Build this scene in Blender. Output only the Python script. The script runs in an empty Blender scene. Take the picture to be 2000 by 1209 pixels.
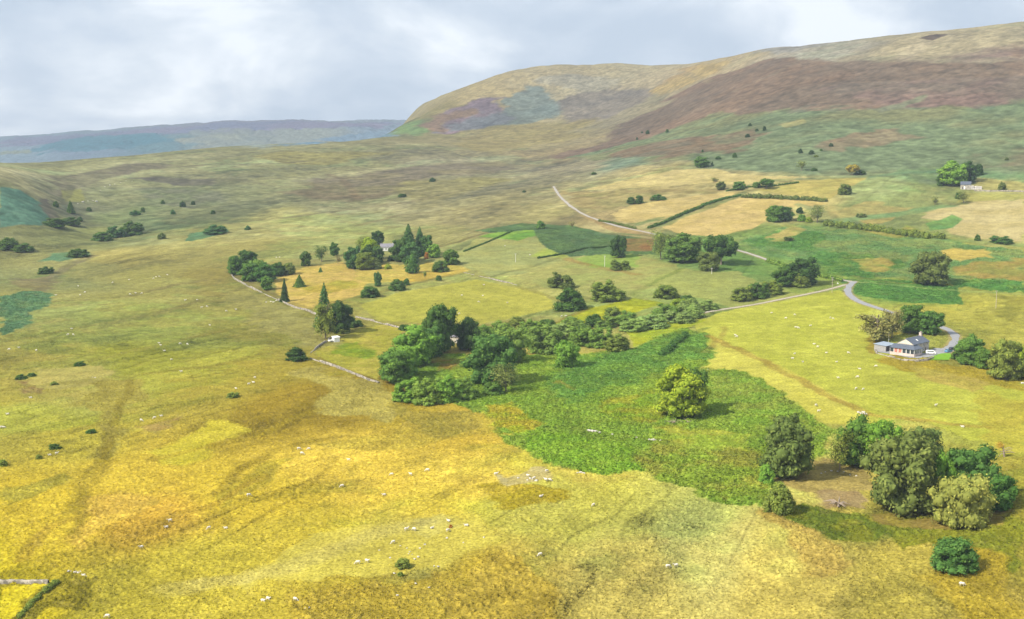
import bpy, bmesh, math, random
import numpy as np
from mathutils import Vector, Matrix

sc = bpy.context.scene
COL = sc.collection

# ---------------------------------------------------------------- camera
F = 2300.0                       # focal length in photo pixels (photo 2000 x 1209)
CZ = 105.0                       # drone height above the low ground
PITCH = math.atan((604.5 - 300.0) / F)
cd = bpy.data.cameras.new('camera')
cd.sensor_width = 36.0
cd.lens = 36.0 * F / 2000.0
cd.clip_start = 1.0
cd.clip_end = 60000.0
cam = bpy.data.objects.new('camera', cd)
COL.objects.link(cam)
cam.location = (0, 0, CZ)
cam.rotation_euler = (math.pi / 2 - PITCH, 0, 0)
sc.camera = cam

# ---------------------------------------------------------------- exposure
sc.view_settings.view_transform = 'Standard'
sc.view_settings.look = 'None'
sc.view_settings.exposure = 0.94
sc.view_settings.gamma = 1.0
sc.cycles.use_denoising = True
sc.cycles.denoiser = 'OPENIMAGEDENOISE'
sc.cycles.denoising_input_passes = 'RGB_ALBEDO_NORMAL'
sc.cycles.max_bounces = 5
sc.cycles.diffuse_bounces = 2
sc.cycles.transparent_max_bounces = 8
sc.cycles.volume_bounces = 0
sc.cycles.sample_clamp_indirect = 4.0

# ---------------------------------------------------------------- sun and sky
SUN_EL = math.radians(41)
SHADOW_AZ = math.radians(28)     # shadows fall to the right and a little away
sd = bpy.data.lights.new('sun', 'SUN')
sd.energy = 4.3
sd.angle = math.radians(0.9)
sd.color = (1.0, 0.93, 0.80)
sun = bpy.data.objects.new('sun', sd)
COL.objects.link(sun)
ldir = Vector((math.cos(SUN_EL) * math.cos(SHADOW_AZ), math.cos(SUN_EL) * math.sin(SHADOW_AZ), -math.sin(SUN_EL)))
sun.rotation_euler = ldir.to_track_quat('-Z', 'Y').to_euler()

wd = bpy.data.worlds.new('World')
sc.world = wd
wd.use_nodes = True
nt = wd.node_tree
for n in list(nt.nodes):
    nt.nodes.remove(n)


def node(tree, kind, **kw):
    n = tree.nodes.new(kind)
    for k, v in kw.items():
        if k.startswith('i_'):
            n.inputs[k[2:].replace('_', ' ')].default_value = v
        else:
            setattr(n, k, v)
    return n


def ramp(tree, stops, interp='LINEAR'):
    r = tree.nodes.new('ShaderNodeValToRGB')
    cr = r.color_ramp
    cr.interpolation = interp
    while len(cr.elements) < len(stops):
        cr.elements.new(0.5)
    for e, (p, c) in zip(cr.elements, stops):
        e.position = p
        e.color = (c[0], c[1], c[2], 1) if hasattr(c, '__len__') else (c, c, c, 1)
    return r


L = nt.links.new
sky = node(nt, 'ShaderNodeTexSky', sky_type='NISHITA', sun_disc=False)
sky.sun_elevation = SUN_EL
sky.sun_rotation = math.atan2(-ldir.x, -ldir.y)
sky_b = node(nt, 'ShaderNodeVectorMath', operation='SCALE')
sky_b.inputs['Scale'].default_value = 0.10
L(sky.outputs[0], sky_b.inputs[0])
tc = node(nt, 'ShaderNodeTexCoord')
mp = node(nt, 'ShaderNodeMapping')
mp.inputs['Scale'].default_value = (3.2, 3.2, 8.0)
mp.inputs['Location'].default_value = (0.35, 0.2, 0.55)
L(tc.outputs['Generated'], mp.inputs[0])
n1 = node(nt, 'ShaderNodeTexNoise', i_Scale=1.6, i_Detail=8.0, i_Roughness=0.56, i_Distortion=0.35)
L(mp.outputs[0], n1.inputs[0])
cr = ramp(nt, [(0.38, (0.385, 0.440, 0.508)), (0.46, (0.485, 0.530, 0.585)), (0.52, (0.600, 0.632, 0.662)), (0.60, (0.800, 0.812, 0.815))])
L(n1.outputs[0], cr.inputs[0])
# thin gaps high overhead let the blue sky through
n2 = node(nt, 'ShaderNodeTexNoise', i_Scale=2.0, i_Detail=4.0)
L(tc.outputs['Generated'], n2.inputs[0])
sep = node(nt, 'ShaderNodeSeparateXYZ')
L(tc.outputs['Generated'], sep.inputs[0])
up = node(nt, 'ShaderNodeMapRange')
up.inputs[1].default_value = 0.35
up.inputs[2].default_value = 0.8
L(sep.outputs[2], up.inputs[0])
gap = node(nt, 'ShaderNodeMapRange')
gap.inputs[1].default_value = 0.48
gap.inputs[2].default_value = 0.62
L(n2.outputs[0], gap.inputs[0])
gm = node(nt, 'ShaderNodeMath', operation='MULTIPLY')
L(up.outputs[0], gm.inputs[0])
L(gap.outputs[0], gm.inputs[1])
mx = node(nt, 'ShaderNodeMix', data_type='RGBA')
L(gm.outputs[0], mx.inputs[0])
L(cr.outputs[0], mx.inputs[6])
L(sky_b.outputs[0], mx.inputs[7])
bg = node(nt, 'ShaderNodeBackground', i_Strength=1.0)
L(mx.outputs[2], bg.inputs[0])
wo = node(nt, 'ShaderNodeOutputWorld')
L(bg.outputs[0], wo.inputs[0])

# ---------------------------------------------------------------- numpy noise
def _hash(ix, iy, seed):
    h = (ix.astype(np.int64) * 374761393 + iy.astype(np.int64) * 668265263 + seed * 974711) & 0xFFFFFFFF
    h = ((h ^ (h >> 13)) * 1274126177) & 0xFFFFFFFF
    h = (h ^ (h >> 16)) & 0xFFFFFF
    return h.astype(np.float32) / float(0xFFFFFF)


def vnoise(x, y, seed=0):
    """smooth noise, about -1 .. 1"""
    fx, fy = np.floor(x), np.floor(y)
    tx, ty = (x - fx).astype(np.float32), (y - fy).astype(np.float32)
    tx = tx * tx * tx * (tx * (tx * 6 - 15) + 10)
    ty = ty * ty * ty * (ty * (ty * 6 - 15) + 10)
    ix, iy = fx.astype(np.int64), fy.astype(np.int64)
    a, b = _hash(ix, iy, seed), _hash(ix + 1, iy, seed)
    c, d = _hash(ix, iy + 1, seed), _hash(ix + 1, iy + 1, seed)
    return ((a + (b - a) * tx) * (1 - ty) + (c + (d - c) * tx) * ty) * 2 - 1


def fbm(x, y, wl, octs=4, seed=0, gain=0.5):
    """noise with longest wave wl metres"""
    out, amp, tot = 0.0, 1.0, 0.0
    for k in range(octs):
        s = 2.0 ** k / wl
        ca, sa = math.cos(0.7 * k + seed), math.sin(0.7 * k + seed)
        out = out + amp * vnoise((x * ca - y * sa) * s + 17.3 * k, (x * sa + y * ca) * s - 9.1 * k, seed + k)
        tot += amp
        amp *= gain
    return out / tot * 1.6


def sstep(a, b, x):
    t = np.clip((x - a) / (b - a), 0, 1)
    return t * t * (3 - 2 * t)


# ---------------------------------------------------------------- relief: surveyed points (photo bearing, dip, distance)
def ray(u, v):
    """(x/Y, z/Y) of the sight line through photo pixel u, v, from the camera"""
    a = (np.asarray(u, float) - 1000.0) / F
    b = (604.5 - np.asarray(v, float)) / F
    fy = math.cos(PITCH) + b * math.sin(PITCH)
    fz = -math.sin(PITCH) + b * math.cos(PITCH)
    return a / fy, fz / fy


SURVEY = """-600,1209,262 0,1209,262 500,1209,258 1000,1209,255 1500,1209,250 2000,1209,244 2600,1209,240
-600,1000,325 0,1000,325 500,1000,325 1000,1000,315 1500,1000,303 2000,1000,292 2600,1000,285
0,850,412 500,850,412 1000,850,404 1500,850,390 2000,850,378
-600,700,560 0,700,565 500,700,562 1000,700,555 1500,700,540 2000,700,525 2600,700,500
0,600,720 500,600,735 1000,600,730 1500,600,700 2000,600,670
-600,500,900 0,500,985 300,500,985 600,500,950 1000,500,925 1500,500,880 2000,500,850 2600,500,800
-600,420,1000 0,420,1120 150,420,1250 400,420,1270 700,420,1230 1000,420,1150 1500,420,1050 2000,420,985
-600,350,1150 0,350,1250 150,350,1500 400,350,1570 700,350,1600 1000,350,1520 1300,350,1300 1600,350,1200 2000,350,1130 2600,350,1060
1300,300,1520 1600,300,1330 2000,300,1240 1000,300,2000 800,300,1900
-600,290,1900 0,320,1600 200,311,1750 400,292,1950 600,280,2150 740,272,2400
820,264,2600 900,250,2750 1050,238,2750 1200,240,2450
880,222,2950 1050,195,3050 1200,190,2950 1300,200,2500
770,253,3000 800,235,3150 870,200,3250 940,165,3350 1010,140,3450 1100,127,3500 1200,124,3450 1350,124,3200 1400,115,3000 1500,95,2600
1600,85,2450 1700,73,2350 1800,62,2280 1900,52,2220 2000,42,2150
1200,270,2100 1400,250,1750 1700,250,1480 2000,250,1370 2600,250,1250
1400,190,2050 1700,190,1680 2000,190,1540
1450,125,2500 1600,118,2120 1800,105,1960 2000,95,1850 2600,95,1650 2600,20,2050
-600,262,9000 0,268,9000 150,258,9000 300,247,9000 430,235,9000 560,235,9000 700,238,9000 800,238,9000
0,318,6400 400,303,6400 700,283,6400"""
HIDDEN = """-1600,110,-106 0,110,-106 1000,110,-104 2000,110,-100 3600,110,-98 0,40,-106 2000,40,-102
-600,2800,-70 0,2600,-75 200,2800,-70 400,3000,-55 600,3300,-45 730,3500,-40
-600,4500,-110 0,4500,-110 300,4500,-110 600,4700,-110 800,5000,-60
820,3900,150 900,4000,190 1100,4100,250 1200,4000,250 1400,3600,255 1600,3000,240 1800,2800,240 2000,2700,250
1000,6500,120 1500,5000,200 2000,4500,250 2600,4500,300 1500,9000,100 2600,9000,100 -600,11500,150 0,11500,150 500,11500,200 1000,11500,150 2000,11500,100"""
pts = []
for s in SURVEY.split():
    u, v, y = map(float, s.split(','))
    X, S = ray(u, v)
    pts.append((X, math.log(y), S))
for s in HIDDEN.split():
    u, y, z = map(float, s.split(','))
    pts.append(((u - 1000) / F, math.log(y), z / y))
pts = np.array(pts)
AX = 3.0


def _tps(r2):
    return 0.5 * r2 * np.log(r2 + 1e-12)


_P = np.c_[pts[:, 0] * AX, pts[:, 1]]
_n = len(_P)
_K = _tps(((_P[:, None] - _P[None]) ** 2).sum(-1)) + np.eye(_n) * 2e-4
_A = np.zeros((_n + 3, _n + 3))
_A[:_n, :_n] = _K
_A[:_n, _n:] = np.c_[np.ones(_n), _P]
_A[_n:, :_n] = _A[:_n, _n:].T
_W = np.linalg.solve(_A, np.r_[pts[:, 2], 0, 0, 0])


def slope_at(X, LY):
    X = np.asarray(X, float).ravel()
    LY = np.asarray(LY, float).ravel()
    out = np.empty(len(X))
    for i in range(0, len(X), 60000):
        q0, q1 = (X[i:i + 60000] * AX).astype(np.float32), LY[i:i + 60000].astype(np.float32)
        acc = (_W[_n] + _W[_n + 1] * q0 + _W[_n + 2] * q1).astype(np.float64)
        for j in range(_n):
            r2 = (q0 - np.float32(_P[j, 0])) ** 2 + (q1 - np.float32(_P[j, 1])) ** 2 + np.float32(1e-10)
            acc += _W[j] * 0.5 * r2 * np.log(r2)
        out[i:i + 60000] = acc
    return out


def relief(x, y):
    """medium scale relief noise in metres"""
    far = sstep(1300, 2600, y)
    r = fbm(x, y, 90.0, 3, 5) * 0.9 * (1 - 0.3 * far) + fbm(x, y, 260.0, 2, 9) * 1.5
    # gullies down the hill faces
    r = r + sstep(5000, 7000, y) * fbm(x + 0.4 * y, y * 0.5, 1100.0, 3, 61) * 26.0
    hill = sstep(1500, 1900, y) * sstep(-0.25, -0.05, x / np.maximum(y, 1)) + sstep(5200, 7000, y) * 2.5
    g = 1 - np.abs(fbm(x + 0.35 * y, y * 0.45, 210.0, 3, 31))
    g2 = 1 - np.abs(fbm(x * 1.0 + 0.2 * y, y * 0.3, 85.0, 3, 37))
    return r - hill * (9.0 * np.clip(g - 0.4, 0, 1) ** 1.5 + 3.2 * np.clip(g2 - 0.5, 0, 1))


def H(x, y):
    x, y = np.asarray(x, float), np.asarray(y, float)
    s = slope_at(x / y, np.log(y)).reshape(x.shape)
    return CZ + s * y + relief(x, y)


_YS = np.exp(np.linspace(math.log(170), math.log(11000), 900))


def at_many(uv):
    """world points where the sight lines of photo pixels meet the ground"""
    uv = np.asarray(uv, float)
    res = np.empty((len(uv), 3))
    for i in range(0, len(uv), 200):
        X, S = ray(uv[i:i + 200, 0], uv[i:i + 200, 1])
        xx = X[:, None] * _YS[None]
        yy = np.broadcast_to(_YS[None], xx.shape)
        d = H(xx.ravel(), yy.ravel()).reshape(xx.shape) - (CZ + S[:, None] * _YS[None])
        hit = d >= 0
        k = np.where(hit.any(1), hit.argmax(1), len(_YS) - 1)
        k = np.maximum(k, 1)
        r = np.arange(len(k))
        d0, d1 = d[r, k - 1], d[r, k]
        t = np.clip(-d0 / np.where(d1 - d0 == 0, 1, d1 - d0), 0, 1)
        Y = _YS[k - 1] + (_YS[k] - _YS[k - 1]) * t
        res[i:i + 200] = np.c_[X * Y, Y, CZ + S * Y]
    return res


def at(u, v):
    return Vector(at_many([(u, v)])[0])


def depth_of(p):
    return p[1] * math.cos(PITCH) - (p[2] - CZ) * math.sin(PITCH)


# ---------------------------------------------------------------- object helpers
def tag(o, label=None, cat=None, group=None, kind=None):
    for k, v in (('label', label), ('category', cat), ('group', group), ('kind', kind)):
        if v:
            o[k] = v
    return o


def obj(name, me, mat=None, parent=None):
    o = bpy.data.objects.new(name, me)
    COL.objects.link(o)
    if mat is not None and me is not None and len(me.materials) == 0:
        me.materials.append(mat)
    if parent is not None:
        o.parent = parent
    return o


def empty(name, loc, rz=0.0):
    o = bpy.data.objects.new(name, None)
    o.empty_display_size = 0.3
    COL.objects.link(o)
    o.location = loc
    o.rotation_euler = (0, 0, rz)
    return o


def mesh_np(name, verts, faces, smooth=False):
    """verts (n,3); faces (m,k) one size"""
    me = bpy.data.meshes.new(name)
    verts = np.asarray(verts, np.float32)
    faces = np.asarray(faces, np.int32)
    m, k = faces.shape
    me.vertices.add(len(verts))
    me.vertices.foreach_set('co', verts.ravel())
    me.loops.add(m * k)
    me.loops.foreach_set('vertex_index', faces.ravel())
    me.polygons.add(m)
    me.polygons.foreach_set('loop_start', np.arange(0, m * k, k, dtype=np.int32))
    me.polygons.foreach_set('loop_total', np.full(m, k, np.int32))
    if smooth:
        me.polygons.foreach_set('use_smooth', np.ones(m, bool))
    me.update(calc_edges=True)
    return me


def mat_new(name):
    m = bpy.data.materials.new(name)
    m.use_nodes = True
    t = m.node_tree
    b = t.nodes['Principled BSDF']
    b.inputs['Roughness'].default_value = 0.9
    b.inputs['Specular IOR Level'].default_value = 0.15
    return m, t, b


def lin(c):
    c = np.asarray(c, float) / 255.0
    return np.where(c <= 0.04045, c / 12.92, ((c + 0.055) / 1.055) ** 2.4)


def simple_mat(name, rgb, var=0.25, scale=3.0, rough=0.85, bump=0.0):
    """a matt material whose colour wanders with noise"""
    m, t, b = mat_new(name)
    tcn = node(t, 'ShaderNodeTexCoord')
    nz = node(t, 'ShaderNodeTexNoise', i_Scale=scale, i_Detail=4.0)
    t.links.new(tcn.outputs['Object'], nz.inputs[0])
    lo = [c * (1 - var) for c in rgb]
    hi = [min(1, c * (1 + var)) for c in rgb]
    r = ramp(t, [(0.3, lo), (0.7, hi)])
    t.links.new(nz.outputs[0], r.inputs[0])
    t.links.new(r.outputs[0], b.inputs['Base Color'])
    b.inputs['Roughness'].default_value = rough
    if bump:
        bn = node(t, 'ShaderNodeBump', i_Strength=bump, i_Distance=0.05)
        t.links.new(nz.outputs[0], bn.inputs['Height'])
        t.links.new(bn.outputs[0], b.inputs['Normal'])
    return m

# ---------------------------------------------------------------- land cover map (what grows where), as surveyed outlines
HAZE_K = 7.5e-5
AIR = np.array([0.55, 0.63, 0.78])
GAIN = np.array([2.05, 2.05, 2.0])


def albedo(rgb, dist):
    """reflectance of a cover whose sunlit look, through the air at that distance, is rgb"""
    t = np.exp(-HAZE_K * np.asarray(dist, float))[..., None]
    d = lin(rgb)
    return np.clip((d - AIR * (1 - t)) / (t * GAIN), 0.012, 0.62)


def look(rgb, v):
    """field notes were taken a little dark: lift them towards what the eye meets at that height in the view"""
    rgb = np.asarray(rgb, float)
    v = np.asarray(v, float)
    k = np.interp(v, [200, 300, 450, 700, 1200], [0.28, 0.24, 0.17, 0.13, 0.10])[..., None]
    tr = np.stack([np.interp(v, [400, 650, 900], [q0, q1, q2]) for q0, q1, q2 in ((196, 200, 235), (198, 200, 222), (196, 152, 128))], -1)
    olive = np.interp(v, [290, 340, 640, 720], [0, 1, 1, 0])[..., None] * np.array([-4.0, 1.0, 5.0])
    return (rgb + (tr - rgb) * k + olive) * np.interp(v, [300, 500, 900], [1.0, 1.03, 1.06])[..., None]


BASE = """50,1190,186,170,45 100,1000,196,172,58 300,1000,204,166,66 250,920,204,178,66 500,950,196,172,60 700,900,212,184,74 900,900,214,188,78
850,980,198,178,68 600,1050,188,170,62 800,1080,178,170,84 400,1120,182,168,62 250,1180,172,160,60 900,1190,168,146,52 700,1200,162,146,54
1050,1000,182,162,68 1200,1100,192,174,82 1350,1050,184,174,92 1500,1100,182,164,74 1700,1150,174,158,62 1900,1180,168,148,58 1990,1010,150,140,48
1120,940,192,172,78 0,850,168,158,70 150,850,178,166,68 150,750,158,148,76 300,700,166,153,64 450,720,168,154,66 600,800,154,132,52 700,790,136,116,46
850,810,150,132,52 900,850,196,168,66 500,640,138,128,62 350,640,158,150,74 200,650,156,148,76 100,600,158,148,82 300,560,158,148,80 430,560,148,132,70
250,500,168,152,84 150,520,150,142,84 60,560,140,138,84 40,350,178,162,112 200,340,158,148,102 300,380,142,138,96 400,330,156,146,104 550,330,154,145,100
700,320,156,146,104 650,400,146,136,94 850,320,146,134,104 600,440,166,152,90 800,400,148,134,92 950,350,152,138,100 1000,270,178,166,124 1100,330,156,140,108
950,420,156,138,90 1050,420,166,148,90 1100,380,162,144,96 700,460,166,152,88 850,450,160,146,86 450,480,164,150,84 150,450,142,138,84 250,430,128,132,86
300,430,124,130,88 400,420,136,132,88 120,400,112,108,84 450,400,136,132,92 900,240,170,160,120 1000,560,172,162,86 1250,540,162,160,86 1450,500,110,138,70
1600,470,118,148,68 1750,500,150,150,70 1900,530,150,146,66 1980,600,168,158,68 1850,590,186,172,72 1780,560,120,150,66 1980,700,176,166,74 1700,640,184,182,78
1750,440,150,156,86 1950,400,190,176,96 1300,370,182,160,96 1200,390,170,146,92 1550,400,190,170,96 1680,420,150,160,92
1150,290,166,150,112 1250,300,110,128,104 1400,290,126,126,100 1600,300,112,134,98 1800,280,120,140,98 1980,290,118,146,100 1500,240,116,128,104 1750,230,118,132,100
1950,220,112,142,106 1350,230,128,118,104 1300,160,200,184,150 1250,200,160,152,128 1150,170,188,178,148 1500,180,124,110,104 1700,170,128,110,100 1900,160,130,110,100
1600,100,178,172,152 1800,85,188,174,138 1980,70,192,178,140 1400,130,190,174,140 1980,120,132,112,102 1100,140,194,180,146 950,190,196,178,136 880,220,160,150,112
800,245,120,130,108 150,285,150,166,196 300,280,140,172,188 450,265,166,178,184 600,260,174,186,190 750,250,158,178,200 50,300,160,178,200 500,240,164,172,196"""

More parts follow.
